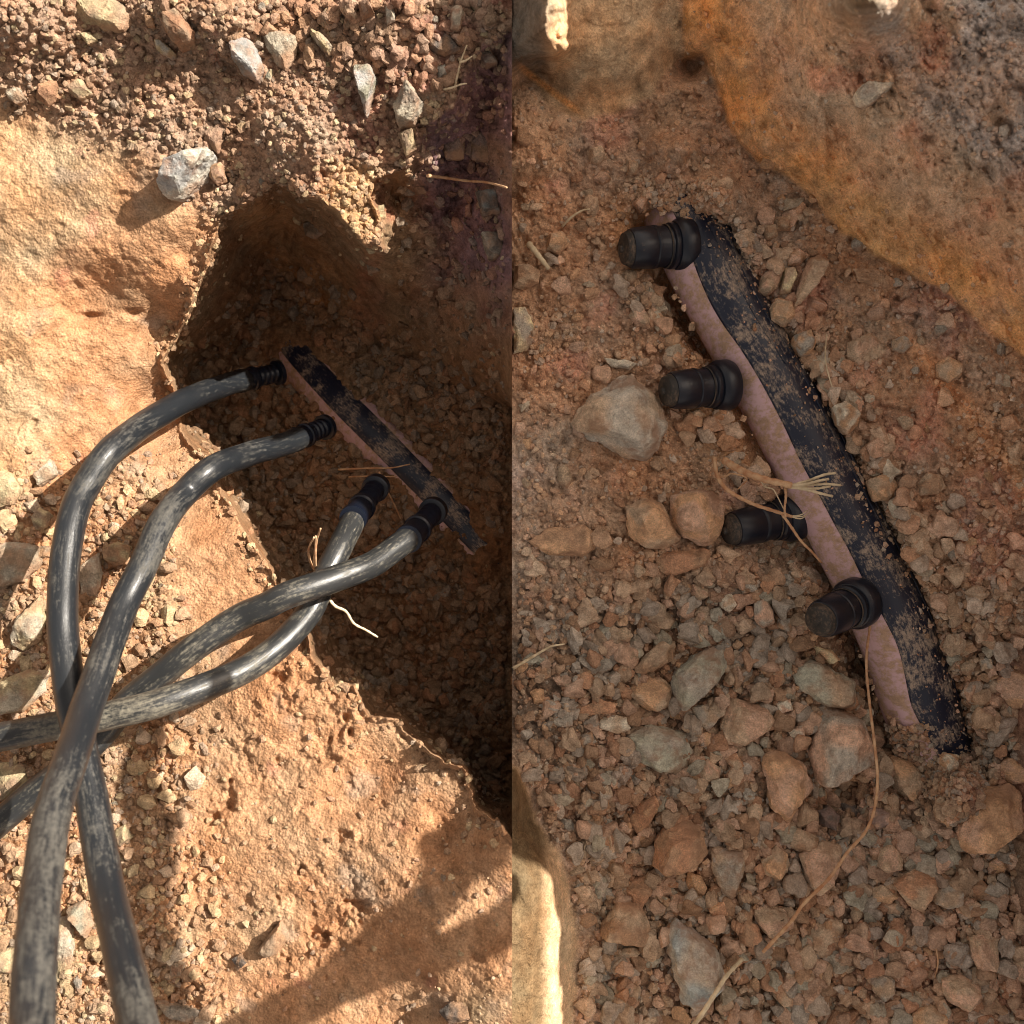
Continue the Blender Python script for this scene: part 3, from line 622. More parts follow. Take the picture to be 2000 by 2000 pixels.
 (Q4, [(1762,550),(1802,545),(1814,592),(1772,602)], 'grey', 'tan', "greyish stone above and west of the upper salmon stone", .7),
 (Q4, [(440,335),(480,320),(520,345),(500,385),(450,380)], 'brown', 'tan', "dull brown stone below the western round rock", .6),
 (Q4, [(560,330),(598,318),(612,352),(575,368)], 'pink', None, "small pink stone south of the flat reddish brown one", .7),
 (Q4, [(230,620),(285,600),(330,640),(290,672),(240,660)], 'rust', 'brown', "rusty stone above the low brown one near the trench side", .6),
]
for k, (q, pl, a, b, lab, h) in enumerate(east):
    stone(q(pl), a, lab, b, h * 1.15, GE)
west = [
 (Q1, [(245,-20),(430,-20),(505,70),(470,125),(380,102),(320,90),(280,50)], 'yellow', 'tan', "largest flat yellow-grey rock at the top of the sunlit ground", .45),
 (Q1, [(300,132),(340,122),(368,150),(330,168)], 'yellow', None, "small yellowish stone under the largest flat yellow-grey rock", .7),
 (Q1, [(610,60),(680,48),(732,110),(722,150),(660,168),(620,120)], 'rust', 'tan', "reddish brown rock beside the white shard at the top", .8),
 (Q1, [(580,150),(605,148),(662,200),(640,218),(590,187)], 'white', 'yellow', "thin white shard below the reddish brown rock", .8),
 (Q1, [(865,180),(930,138),(960,160),(992,250),(970,302),(910,272),(880,230)], 'grey', 'speckled', "pointed grey rock standing alone in the sunlit gravel", .8),
 (Q1, [(1003,260),(1030,262),(1022,312),(1000,302)], 'yellow', 'greygreen', "little yellow-green stone beside the pointed grey rock", .8),
 (Q1, [(985,120),(1080,115),(1130,130),(1120,200),(1080,272),(1040,240),(1000,170)], 'tan', 'pale', "flat triangular tan stone east of the pointed grey rock", .3),
 (Q1, [(1165,95),(1230,140),(1268,190),(1240,212),(1200,180),(1170,130)], 'yellow', 'pale', "slanting pale shard east of the triangular stone", .8),
 (Q1, [(1335,240),(1400,230),(1430,300),(1400,400),(1380,438),(1350,370),(1335,300)], 'speckled', 'greygreen', "upright grey wedge casting a long shadow above the hole", 1.1),
 (Q1, [(1480,400),(1540,308),(1602,390),(1560,460),(1500,472)], 'grey', 'pale', "grey diamond-shaped rock near the rim of the hole", 1.0),
 (Q1, [(585,690),(620,620),(700,590),(780,555),(812,570),(790,620),(730,690),(680,740),(620,742)], 'speckled', 'white', "speckled grey and white rock on the lip of the hole", .8),
 (Q1, [(770,510),(840,440),(862,490),(822,580),(780,550)], 'tan', 'pink', "flat tan slab above the speckled rock", .5),
 (Q1, [(788,620),(840,608),(857,680),(820,702),(780,660)], 'orange', 'pink', "round orange stone against the speckled rock", .8),
 (Q1, [(150,320),(210,298),(222,370),(180,402),(130,370)], 'orange', 'rust', "orange clod in the upper west gravel", .6),
 (Q1, [(20,340),(70,328),(92,370),(60,392),(30,370)], 'pale', 'tan', "pale stone west of the orange clod", .8),
 (Q1, [(250,340),(310,298),(347,350),(300,378)], 'yellow', 'tan', "yellowish stone east of the orange clod", .7),
 (Q1, [(1640,250),(1680,238),(1692,290),(1650,302)], 'white', None, "small white stone beside the dry twig", .8),
 (Q1, [(1500,500),(1560,490),(1572,560),(1530,592)], 'yellow', 'tan', "sunlit tan clod on the rim below the diamond-shaped rock", .8),
 (Q1, [(1698,30),(1740,12),(1754,60),(1732,112),(1700,110)], 'pink', 'pale', "upright pink stone at the top near the seam", 1.0),
 (Q1, [(1600,150),(1700,128),(1742,190),(1680,212),(1620,190)], 'dark', 'brown', "dark low stone near the white stone and the twig", .5),
 (Q1, [(1350,8),(1400,-5),(1414,50),(1360,62)], 'rust', 'pink', "rusty clod at the very top, west of the upright pink stone", .9),
 (Q1, [(1450,20),(1482,12),(1494,80),(1460,92)], 'pale', 'white', "narrow whitish stone at the top beside the rusty clod", .9),
 (Q1, [(550,60),(580,62),(583,100),(550,97)], 'orange', None, "small orange stone west of the reddish brown rock", .8),
 (Q1, [(1660,500),(1750,490),(1755,600),(1680,605)], 'purple', 'brown', "purplish shaded stone, western of two on the east side of the hole", .4),
 (Q1, [(1772,480),(1880,500),(1872,620),(1777,602)], 'brown', 'purple', "brownish shaded stone, eastern of two on the east side of the hole", .4),
 (Q1, [(1810,880),(1900,870),(1922,970),(1840,982)], 'dark', 'grey', "dark grey rock in the shade below the thin twig", .6),
 (Q1, [(1790,720),(1880,710),(1892,800),(1820,812)], 'dark', 'bluegrey', "dark rock just under the thin twig in the shade", .6),
 (Q1, [(1780,170),(1850,190),(1882,240),(1830,252)], 'purple', 'grey', "dull purplish stone at the shade's upper edge", .5),
 (Q1, [(1140,840),(1200,820),(1232,870),(1190,902),(1150,890)], 'grey', 'tan', "pale stone bedded in the orange back wall of the dark hole", .4),
 (Q1, [(1380,990),(1430,980),(1432,1022),(1390,1037)], 'grey', 'tan', "small stone bedded low in the back wall of the dark hole", .5),
 (Q2, [(-20,120),(60,108),(132,130),(142,190),(90,262),(-20,292)], 'pale', 'tan', "pale rounded rock cut by the frame beside the lower hose", .6),
 (Q2, [(388,130),(440,110),(492,130),(482,200),(430,204),(395,180)], 'yellow', 'orange', "yellow cube-like stone between the two uppermost hoses", .8),
 (Q2, [(30,500),(60,400),(150,308),(166,400),(150,490),(80,532)], 'yellow', 'pale', "tall yellow rock west of the first hose", .6),
 (Q2, [(-20,650),(100,590),(172,610),(172,680),(90,752),(-20,775)], 'pale', 'yellow', "broad pale rock above the crossing of the hoses", .5),
 (Q2, [(300,200),(370,150),(384,220),(372,330),(300,362)], 'pale', 'tan', "pale flat stone framed by the first and second hoses", .4),
 (Q2, [(-20,940),(80,950),(112,1020),(60,1080),(-20,1102)], 'yellow', 'tan', "yellow stone at the frame, below the crossing of the hoses", .5),
 (Q2, [(200,1540),(260,1520),(282,1640),(272,1740),(210,1762)], 'yellow', 'pale', "yellow block between the two hose legs at the bottom", .6),
 (Q2, [(-20,1660),(60,1640),(72,1700),(40,1742),(-20,1742)], 'yellow', 'tan', "yellow stone at the frame near the bottom", .6),
 (Q2, [(242,1500),(312,1468),(352,1560),(320,1622)], 'greygreen', 'tan', "grey wedge leaning between the hose legs", .7),
 (Q2, [(580,1850),(680,1860),(772,1890),(740,1940),(620,1902)], 'tan', 'grey', "long tan stone at the bottom beside the hose leg", .5),
 (Q2, [(640,1690),(700,1698),(692,1752),(640,1752)], 'rust', 'tan', "small rusty stone beside the lower hose leg", .8),
 (Q2, [(140,130),(190,128),(192,172),(150,174)], 'orange', 'tan', "small orange stone beside the first hose", .8),
 (Q1, [(-20,1770),(40,1780),(77,1850),(50,1902),(-20,1922)], 'yellow', None, "yellow rock cut by the frame under the first hose's shadow", .5),
 (Q1, [(130,1790),(190,1730),(212,1790),(150,1842)], 'pale', 'tan', "pale stone at the edge of the first hose's shadow", .6),
 (Q2, [(120,20),(150,-20),(190,10),(175,60),(130,70)], 'tan', 'yellow', "tan stone touching the first hose above the small orange one", .7),
 (Q2, [(420,1210),(470,1180),(500,1230),(460,1270)], 'tan', 'yellow', "tan clod on the clay east of the hose leg", .6),
 (Q2, [(965,1660),(1010,1590),(1060,1540),(1092,1600),(1050,1662),(1000,1690)], 'orange', 'tan', "orange lump at the edge of the wide shadow band", .5),
 (Q2, [(1650,1890),(1700,1850),(1770,1850),(1780,1910),(1700,1945)], 'brown', 'dark', "brown lump at the bottom near the seam", .5),
 (Q2, [(870,1690),(905,1670),(935,1700),(900,1730)], 'dark', 'brown', "small dark lump beside the wide shadow band", .8),
]
for k, (q, pl, a, b, lab, h) in enumerate(west):
    stone(q(pl), a, lab, b, h * 1.1, GW)

# ------------------------------------------------------------------ many smaller stones
def ico(sub):
    bm = bmesh.new(); bmesh.ops.create_icosphere(bm, subdivisions=sub, radius=1)
    v = np.array([x.co[:] for x in bm.verts]); f = np.array([[q.index for q in p.verts] for p in bm.faces], dtype=np.int32); bm.free()
    return v, f
def base_shapes(sub, n, seed, amp=.22):
    v0, f = ico(sub); out = []; r = np.random.default_rng(seed)
    for k in range(n):
        v = v0.copy()
        for _ in range(13):                              # chop flat faces
            d = r.normal(size=3); d /= np.linalg.norm(d); h = r.uniform(.5, .9)
            s = v @ d; m_ = s > h; v[m_] -= np.outer(s[m_] - h, d)
        v *= (1 + amp * .5 * np.sin(v @ r.normal(size=(3, 1)) * 4 + r.uniform(0, 6)))
        out.append(v * np.array([1.0, r.uniform(.65, 1), r.uniform(.55, .8)]))
    return out, f
def rotm(r, tilt=.35):
    a = r.uniform(0, 2 * math.pi); b, c = r.uniform(-tilt, tilt, 2)
    ca, sa = math.cos(a), math.sin(a)
    Rz = np.array([[ca, -sa, 0], [sa, ca, 0], [0, 0, 1]])
    Rx = np.array([[1, 0, 0], [0, math.cos(b), -math.sin(b)], [0, math.sin(b), math.cos(b)]])
    Ry = np.array([[math.cos(c), 0, math.sin(c)], [0, 1, 0], [-math.sin(c), 0, math.cos(c)]])
    return Rz @ Rx @ Ry
def in_holder(px, py, pad):
    for (cx, cy, rad, poly) in STONES:
        if abs(px - cx) < rad + pad and abs(py - cy) < rad + pad and math.hypot(px - cx, py - cy) < rad * .92 + pad: return True
    return False
LAND = [(e[4], sum(p[0] for p in e[0](e[1])) / len(e[1]), sum(p[1] for p in e[0](e[1])) / len(e[1])) for e in east + west]
SHORT = {}
def short(label):                                       # the head of a traced stone's label
    for sep in (",", " below", " beside", " between", " cut ", " with ", " at ", " above", " under", " east ", " west ", " lying", " resting", " half ",
                " bedded", " standing", " leaning", " touching", " pressed", " tucked", " near", " in ", " on ", " against", " framed", " just", " north", " south", " of ", " capping", " crossed", " casting"):
        i = label.find(sep)
        if i > 8: label = label[:i]
    return label
from collections import Counter
cnt = Counter(short(l[0]) for l in LAND)
LAND = [(short(l[0]), l[1], l[2]) for l in LAND if cnt[short(l[0])] == 1]
LAND += [("topmost black cap", 1290, 480), ("second black cap", 1370, 760), ("lowest black cap", 1640, 1200), ("frayed root", 1500, 930)]
USED = set()
def where(px, py):
    side = px >= 1000
    c = sorted(((math.hypot(px - x, py - y), t, x, y) for t, x, y in LAND if (x >= 1000) == side))[:6]
    for _, t, x, y in c:
        dx, dy = px - x, py - y
        d = []
        if abs(dy) > .4 * abs(dx): d.append("above" if dy < 0 else "below")
        if abs(dx) > .4 * abs(dy): d.append("right of" if dx > 0 else "left of")
        yield (" and ".join(d), t)
big_shapes, big_f = base_shapes(3, 14, 5, .2)
big_shapes = [b + .03 * np.sin(b[:, ::-1] * 9 + i) for i, b in enumerate(big_shapes)]
KEYS_E = ['tan', 'brown', 'pink', 'orange', 'rust', 'grey', 'tan', 'brown']
KEYS_W = ['tan', 'yellow', 'pale', 'orange', 'grey', 'brown']
def small_stone(px, py, rpx, keys, group, r):
    ks = list(keys); r.shuffle(ks)
    lab = None
    for size_w in (("small", "little"), ("tiny rounded", "stubby")):
        for key in ks:
            for dtxt, t in where(px, py):
                cand = f"{size_w[int(rpx) % 2]} {WORD[key]} pebble {dtxt} the {t}"
                if cand not in USED and len(cand.split()) <= 16: lab = cand; break
            if lab: break
        if lab: break
    if not lab: return False
    USED.add(lab)
    z = z1(px, py); s = rpx / 2000 * (1 - z)
    v = big_shapes[r.integers(len(big_shapes))] @ rotm(r).T * s
    c = np.array(PAL[key]) * r.uniform(.8, 1.1) * (np.array((1.36, 1.42, 1.45)) if px > 1000 else .72)  # pebbles carry the same painted exposure difference between halves
    C = np.ones((len(v), 3)) * c
    o = raw_mesh("pebble", v, big_f, C, M_STONE, smooth=False)
    o.location = W(px, py, z + s * r.uniform(.05, .3))
    o["label"] = lab; o["category"] = "pebble"; o["group"] = group
    STONES.append((px, py, rpx * .9, None))
    return True
def pipe_clear(px, py):
    d, s_ = line_dist(np.array([px]), np.array([py]), PIPE_C)
    return d[0] > 86 or py > 1540 or py < 345
def wall_like(px, py):
    x = np.array([float(px)]); y = np.array([float(py)])
    return sdf(x, y, WALL_FOOT)[0] < -15 or sdf(x, y, BLOCK)[0] < 10 or sdf(x, y, LEDGE)[0] < 14
CAPS = [(1270, 482, 95), (1350, 758, 95), (1480, 1020, 95), (1630, 1200, 75)]
r_ = np.random.default_rng(11); made = 0
for rp, want in ((24, 36), (18, 80), (14, 110)):
    got = 0; tries = 0
    while got < want and tries < 6000:
        tries += 1
        px, py = r_.uniform(1010, 1990), r_.uniform(260, 1985)
        if r_.random() > .08 + .92 * (sst(1000, 1300, py)) : continue
        rr = rp * r_.uniform(.85, 1.2)
        if wall_like(px, py) or not pipe_clear(px, py) or in_holder(px, py, rr * .9): continue
        if any(abs(px - c[0]) < c[2] and abs(py - c[1]) < 55 for c in CAPS): continue
        if small_stone(px, py, rr, KEYS_E, GE, r_): got += 1
got = 0; tries = 0
while got < 46 and tries < 5000:
    tries += 1
    px, py = r_.uniform(5, 990), r_.uniform(5, 1990)
    top = py < 190 + .40 * px and not (px > 790 and py > 180); lowl = px < 330 - .1 * (py - 1000) and py > 930
    if not (top or lowl) or in_holder(px, py, 12): continue
    if small_stone(px, py, r_.uniform(8, 15), KEYS_W, GW, r_): got += 1
print("labelled small stones", len(USED), "stones", len(STONES))

def scatter(name, label, n, area, rmin, rmax, keys, seed, shapes_sub=1,  pw=2.2, sink=(.0, .45), mul=1.0, test=None, zf=None):
    r = np.random.default_rng(seed); shapes, f = base_shapes(shapes_sub, 16, seed, .3)
    k = n * 9; px = r.uniform(area[0], area[1], k); py = r.uniform(area[2], area[3], k)
    m_ = test(px, py, r); px = px[m_][:n]; py = py[m_][:n]; n = len(px)
    rp = rmin + (rmax - rmin) * r.random(n) ** pw
    keep = np.abs(px - 1000) > rp * 1.4 + 2; px, py, rp = px[keep], py[keep], rp[keep]; n = len(px)
    z = (zf or zat)(px, py)
    V = []; F = []; C = []; nv = len(shapes[0])
    pal = np.array([PAL[q] for q in keys])
    S = np.array(shapes); pick = r.integers(len(shapes), size=n)
    s = rp / 2000 * (1 - z)
    a = r.uniform(0, 2 * np.pi, n); ca, sa = np.cos(a), np.sin(a)
    t = r.uniform(-.6, .6, n); ct, st = np.cos(t), np.sin(t)
    v = S[pick] * s[:, None, None]
    x, y, zz = v[..., 0], v[..., 1], v[..., 2]
    y, zz = y * ct[:, None] - zz * st[:, None], y * st[:, None] + zz * ct[:, None]
    x, y = x * ca[:, None] - y * sa[:, None], x * sa[:, None] + y * ca[:, None]
    zc = z + s * r.uniform(sink[0], sink[1], n)
    X = (px - 1000) / 2000 * (1 - zc); Y = (1000 - py) / 2000 * (1 - zc)
    co = np.stack([x + X[:, None], y + Y[:, None], zz + zc[:, None]], -1).reshape(-1, 3)
    fa = (f[None] + (np.arange(n) * nv)[:, None, None]).reshape(-1, 3)
    c = pal[r.integers(len(keys), size=n)] * r.uniform(.75, 1.15, (n, 1)) * mul
    # take on some of the soil colour they lie in
    soil = np.where((px < 1000)[:, None], colL(px, py), colR(px, py))
    c = c * .6 * np.where((px < 1000)[:, None], .72, np.array((1.3, 1.38, 1.42))[None]) + soil * .4 * r.uniform(.8, 1.15, (n, 1))  # grains lightened in the shaded half, darkened in the sunlit, imitating exposure
    C = np.repeat(c, nv, 0)
    o = raw_mesh(name, co, fa, C, M_GRIT, smooth=False)
    o["kind"] = "stuff"; o["label"] = label; o["category"] = "gravel"
    return o
def t_west(px, py, r):
    g = sst(60, -60, py - (200 + 0.42 * px) + 60 * fbm(px, py, 90, 3, 4))
    lw = sst(60, -80, px - (330 + 0.10 * (py - 1000)) + 90 * fbm(px, py, 120, 3, 8)) * sst(850, 980, py)
    slab = .10 * sst(1250, 1500, py) * (px > 350) 
    d = sdf(px, py, RIM)
    return (r.random(len(px)) < np.maximum(np.maximum(g, lw), slab)) & (d > 3) & (px < 990)
def t_eastrub(px, py, r):
    d, _ = line_dist(px, py, PIPE_C)
    dens = np.maximum(sst(1060, 1250, py + 90 * fbm(px, py, 150, 3, 131)) * (1 - .55 * sst(1780, 1900, px) * sst(1450, 1250, py)), .03 + .6 * np.exp(-((d - 125) / 30) ** 2) * sst(400, 500, py))
    dens = dens * (.25 + .75 * sst(1060, 1180, px + 50 * fbm(px, py, 90, 3, 137)))
    ok = (sdf(px, py, LEDGE) > 14) & (sdf(px, py, BLOCK) > 8) & (sdf(px, py, WALL_FOOT) > 5) & ((d > 92) | (py > 1560)) & (r.random(len(px)) < dens)
    for c in CAPS: ok &= ~((np.abs(px - c[0]) < c[2] - 10) & (np.abs(py - c[1]) < 45))
    ok[ok] = np.array([not in_holder(a, b, 2) for a, b in zip(px[ok], py[ok])])
    return ok
def t_rim(px, py, r):
    d = sdf(px + 9 * fbm(px, py, 46, 5, 50, .65), py + 9 * fbm(px, py, 46, 5, 60, .65), RIM)
    return (d > -60) & (d < 34) & (px < 985) & (r.random(len(px)) < np.exp(-(d / 22) ** 2) * sst(-.35, .3, fbm(px, py, 60, 3, 95)) + .06)
def t_low(px, py, r):
    return (px < 330 + .1 * (py - 1000) + 60 * fbm(px, py, 120, 3, 8)) & np.array([not in_holder(a, b, 6) for a, b in zip(px, py)])
def t_top(px, py, r):
    return (py < 60 + .20 * (px - 300)) & (sdf(px, py, RIM) > 12) & (r.random(len(px)) < .2 + .8 * sst(400, 700, px)) & np.array([not in_holder(a, b, 6) for a, b in zip(px, py)])
def t_pit(px, py, r):
    d = sdf(px, py, FLOOR); dr = sdf(px, py, RIM)
    pd, _ = line_dist(px, py, LPIPE)
    return (dr < -8) & (r.random(len(px)) < sst(60, -10, d) + .25 * (px > 780)) & (px < 992) & (pd > 44)
LPIPE = [(560, 660), (600, 712), (680, 800), (770, 890), (870, 990), (960, 1085), (1000, 1130)]
def t_east(px, py, r):
    dw = sdf(px, py, WALL_FOOT); db = sdf(px, py, BLOCK); dl = sdf(px, py, LEDGE)
    d, s_ = line_dist(px, py, PIPE_C)
    ok = (db > 2) & (dl > 4) & ((d > 72) | (py < 350) | (py > 1480)) & (px > 1006)
    dens = .35 + .65 * sst(-.3, .3, fbm(px, py, 130, 3, 401)) * sst(300, 700, py) + .2 * sst(1000, 1300, py)
    dens = np.where(dw < 0, .10 + .5 * sst(-230, -330, dw), dens)
    return ok & (r.random(len(px)) < dens)
scatter("gravel", "sunlit tan crumbs and grit covering the top and lower west ground", 10000, (0, 990, 0, 2000), 2.5, 12, ['tan', 'tan', 'yellow', 'brown', 'pink', 'grey'], 21, test=t_west, pw=3.2)
scatter("rubble", "coarse yellowish rubble strewn over the lower west ground under the hoses", 420, (0, 470, 940, 2000), 8, 24, ['tan', 'yellow', 'yellow', 'pale', 'tan', 'brown'], 31, shapes_sub=2, test=t_low, pw=1.8, sink=(.1, .5))
scatter("rubble", "reddish clods heaped along the top of the sunlit ground", 330, (300, 960, 0, 300), 8, 20, ['rust', 'pink', 'tan', 'brown', 'orange'], 32, shapes_sub=2, test=t_top, pw=1.8, sink=(.1, .6))
scatter("rubble", "dense angular rubble piled over the lower half of the shaded trench", 2600, (1006, 2010, 330, 2010), 9, 27, ['tan', 'brown', 'pink', 'tan', 'rust', 'grey', 'grey', 'pink', 'tan', 'greygreen'], 41, shapes_sub=3, test=t_eastrub, pw=2.0, sink=(-.1, .75))
scatter("crumbs", "crumbs of broken clay along the rim of the hole", 2300, (290, 990, 60, 1660), 2.8, 13, ['tan', 'yellow', 'orange', 'brown'], 42, test=t_rim, pw=2.0, sink=(-.2, .4))
scatter("gravel", "dark grit and small stones on the floor of the shaded hole", 5200, (330, 992, 60, 1640), 3.5, 19, ['brown', 'tan', 'grey', 'tan', 'rust'], 22, shapes_sub=2, test=t_pit, pw=2.6, mul=1.0)  # grit picks up the painted shade of the hole soil
scatter("gravel", "reddish brown grit and crumbs over the shaded trench floor", 16000, (1006, 2010, -20, 2010), 2.0, 8.5, ['tan', 'brown', 'pink', 'orange', 'rust', 'grey'], 23, test=t_east, pw=2.0)
scatter("gravel", "loose pebbles of mixed brown and pink scattered through the trench floor", 3400, (1006, 2010, 240, 2010), 6.5, 15, ['tan', 'brown', 'pink', 'orange', 'rust', 'grey', 'tan'], 24, shapes_sub=2, test=lambda a, b, r: t_east(a, b, r) & (r.random(len(a)) < .15 + .85 * sst(900, 1250, b)), pw=1.6)

# ------------------------------------------------------------------ tubes and lathes
def catmull(P, n):
    P = [2 * np.array(P[0]) - np.array(P[1])] + [np.array(p, float) for p in P] + [2 * np.array(P[-1]) - np.array(P[-2])]
    out = []
    for i in range(1, len(P) - 2):
        for k in range(n):
            t = k / n
            out.append(.5 * (2 * P[i] + (P[i + 1] - P[i - 1]) * t + (2 * P[i - 1] - 5 * P[i] + 4 * P[i + 1] - P[i + 2]) * t * t + (3 * P[i] - P[i - 1] - 3 * P[i + 1] + P[i + 2]) * t ** 3))
    out.append(P[-2]); return np.array(out)
def tube(name, pts, rad, mat, seg=20, parent=None, a0=0, a1=2 * math.pi, cap=True, wob=0, origin=None, rad2=None):
    """pts: Nx3 world; rad scalar or list; angles measured from up, positive towards the left-hand side of travel"""
    P = np.array(pts, float); n = len(P)
    R = np.ones(n) * rad if np.isscalar(rad) else np.array(rad)
    A0 = np.ones(n) * a0; A1 = np.ones(n) * a1
    T = np.gradient(P, axis=0); T /= np.linalg.norm(T, axis=1)[:, None] + 1e-12
    up = np.array([0, 0, 1.0])
    full = abs(float(A1[0] - A0[0]) - 2 * math.pi) < 1e-6
    m = seg if full else seg + 1
    V = []; L = np.concatenate([[0], np.cumsum(np.linalg.norm(np.diff(P, axis=0), axis=1))])
    prevS = None
    for i in range(n):
        S = np.cross(up, T[i]); ns = np.linalg.norm(S)
        S = S / ns if ns > .05 else prevS
        if prevS is not None:
            S = S * .5 + prevS * .5; S -= T[i] * (S @ T[i]); S /= np.linalg.norm(S)
        prevS = S; U = np.cross(T[i], S)
        for k in range(m):
            a = A0[i] + (A1[i] - A0[i]) * k / seg
            rr = R[i] * (1 + wob * math.sin(3 * a + L[i] * 40) * .5 + wob * math.sin(L[i] * 95 + a))
            V.append(P[i] + rr * (math.cos(a) * U + math.sin(a) * S))
    F = []; UV = []
    for i in range(n - 1):
        for k in range(seg):
            k2 = (k + 1) % m if full else k + 1
            F.append((i * m + k, i * m + k2, (i + 1) * m + k2, (i + 1) * m + k))
            c = [(k / seg, L[i] * 10), ((k + 1) / seg, L[i] * 10), ((k + 1) / seg, L[i + 1] * 10), (k / seg, L[i + 1] * 10)]
            UV += c
    me = bpy.data.meshes.new(name); V = np.array(V)
    o3 = np.array(origin) if origin is not None else np.zeros(3)
    faces = list(F)
    if full and cap:
        faces.append(tuple(range(m - 1, -1, -1))); faces.append(tuple((n - 1) * m + k for k in range(m))); UV += [(0, 0)] * (2 * m)
    me.from_pydata((V - o3).tolist(), [], faces)
    uv = me.uv_layers.new(name="UV"); uv.data.foreach_set("uv", np.array(UV, np.float32).ravel())
    me.polygons.foreach_set("use_smooth", [len(f) == 4 for f in faces]); me.materials.append(mat); me.update()
    o = bpy.data.objects.new(name, me); COL.link(o)
    if parent is not None: o.parent = parent; 
    elif origin is not None: o.location = o3
    return o
def lathe(name, prof, p0, axis_, mat, parent, seg=32, rot=0):
    """prof (t, r) along axis from p0, in parent's space = world (parents sit at origin offsets)"""
    A = Vector(axis_).normalized(); S = A.orthogonal().normalized(); U = A.cross(S)
    V = []; F = []
    for t, r in prof:
        for k in range(seg):
            a = 2 * math.pi * k / seg
            V.append(Vector(p0) + A * t + (S * math.cos(a) + U * math.sin(a)) * max(r, 1e-5))
    n = len(prof)
    for i in range(n - 1):
        for k in range(seg):
            k2 = (k + 1) % seg; F.append((i * seg + k, i * seg + k2, (i + 1) * seg + k2, (i + 1) * seg + k))
    F.append(tuple(range(seg - 1, -1, -1))); F.append(tuple((n - 1) * seg + k for k in range(seg)))
    me = bpy.data.meshes.new(name); me.from_pydata([tuple(v) for v in V], [], F)
    uv = me.uv_layers.new(name="UV")
    for li, lp in enumerate(me.loops):
        q = lp.vertex_index; uv.data[li].uv = ((q % seg) / seg, (q // seg) * .1)
    bm = bmesh.new(); bm.from_mesh(me); bmesh.ops.recalc_face_normals(bm, faces=bm.faces)
    for e in bm.edges:
        if len(e.link_faces) == 2 and e.calc_face_angle(0) > .6: e.smooth = False
    for f in bm.faces: f.smooth = True
    bm.to_mesh(me); bm.free()
    me.materials.append(mat)
    o = bpy.data.objects.new(name, me); COL.link(o); o.parent = parent
    return o
def thing(name, label, cat, loc, group=None):
    o = bpy.data.objects.new(name, None); COL.link(o); o.location = loc; o["label"] = label; o["category"] = cat
    o.empty_display_size = .02
    if group: o["group"] = group
    return o
def rebase(root):
    """shift children (built in world coordinates) so they sit right under a root that is not at the origin"""
    for c in [x for x in scene.objects if x.parent == root]:
        c.location = c.location - root.location

# ------------------------------------------------------------------ east pipe with lilac stripe and four caps
def pipe_z(y): return -.137 + .0 * y
def px_path(pl, zf, n=8):
    return catmull([tuple(W(a, b, zf(b) if callable(zf) else zf)) for a, b in pl], n)
PR = .0385
pth = px_path(PIPE_C, lambda y: -.140 - .022 * max(0, (500 - y) / 100) - .024 * max(0, (y - 1310) / 100), 14)
PR = .0425
def wavy(n, base, amp, seed, step=16.0, amp2=0):
    i_ = np.arange(n, dtype=float); return np.radians(base + amp * fbm(i_, i_ * 0 + seed, step, 2, seed, .5) + amp2)
def sheath(name, path, R_, a_l, a_r, mat, parent, thick=.0016):
    """film of black plastic clinging to the pipe, with torn edges and real thickness"""
    o = tube(name, path, R_, mat, 22, parent, a0=a_l, a1=a_r, cap=False)
    m = o.modifiers.new("thickness", 'SOLIDIFY'); m.thickness = thick; m.offset = 1
    return o
pipe = thing("pipe", "thick dusty lilac pipe under a black film, half buried in the shaded trench", "pipe", pth[0], "buried lilac pipes")
tube("pipe_wall", pth, PR, M_STRIPE, 44, pipe)
n_p = len(pth); tt = np.linspace(0, 1, n_p)
al = np.degrees(wavy(n_p, -27, 9, 3)) + np.interp(tt, [0, .12, .3, .8, .86, 1], [14, 6, 0, 0, 10, 34])
ar = np.degrees(wavy(n_p, 84, 5, 5, 30)) + np.interp(tt, [0, .75, .85, 1], [0, 0, -12, -22])
i0 = int(.05 * n_p); i1 = int(.97 * n_p)
sheath("black_film", pth[i0:i1], PR * 1.01, np.radians(al)[i0:i1], np.radians(ar)[i0:i1], M_PIPE, pipe)
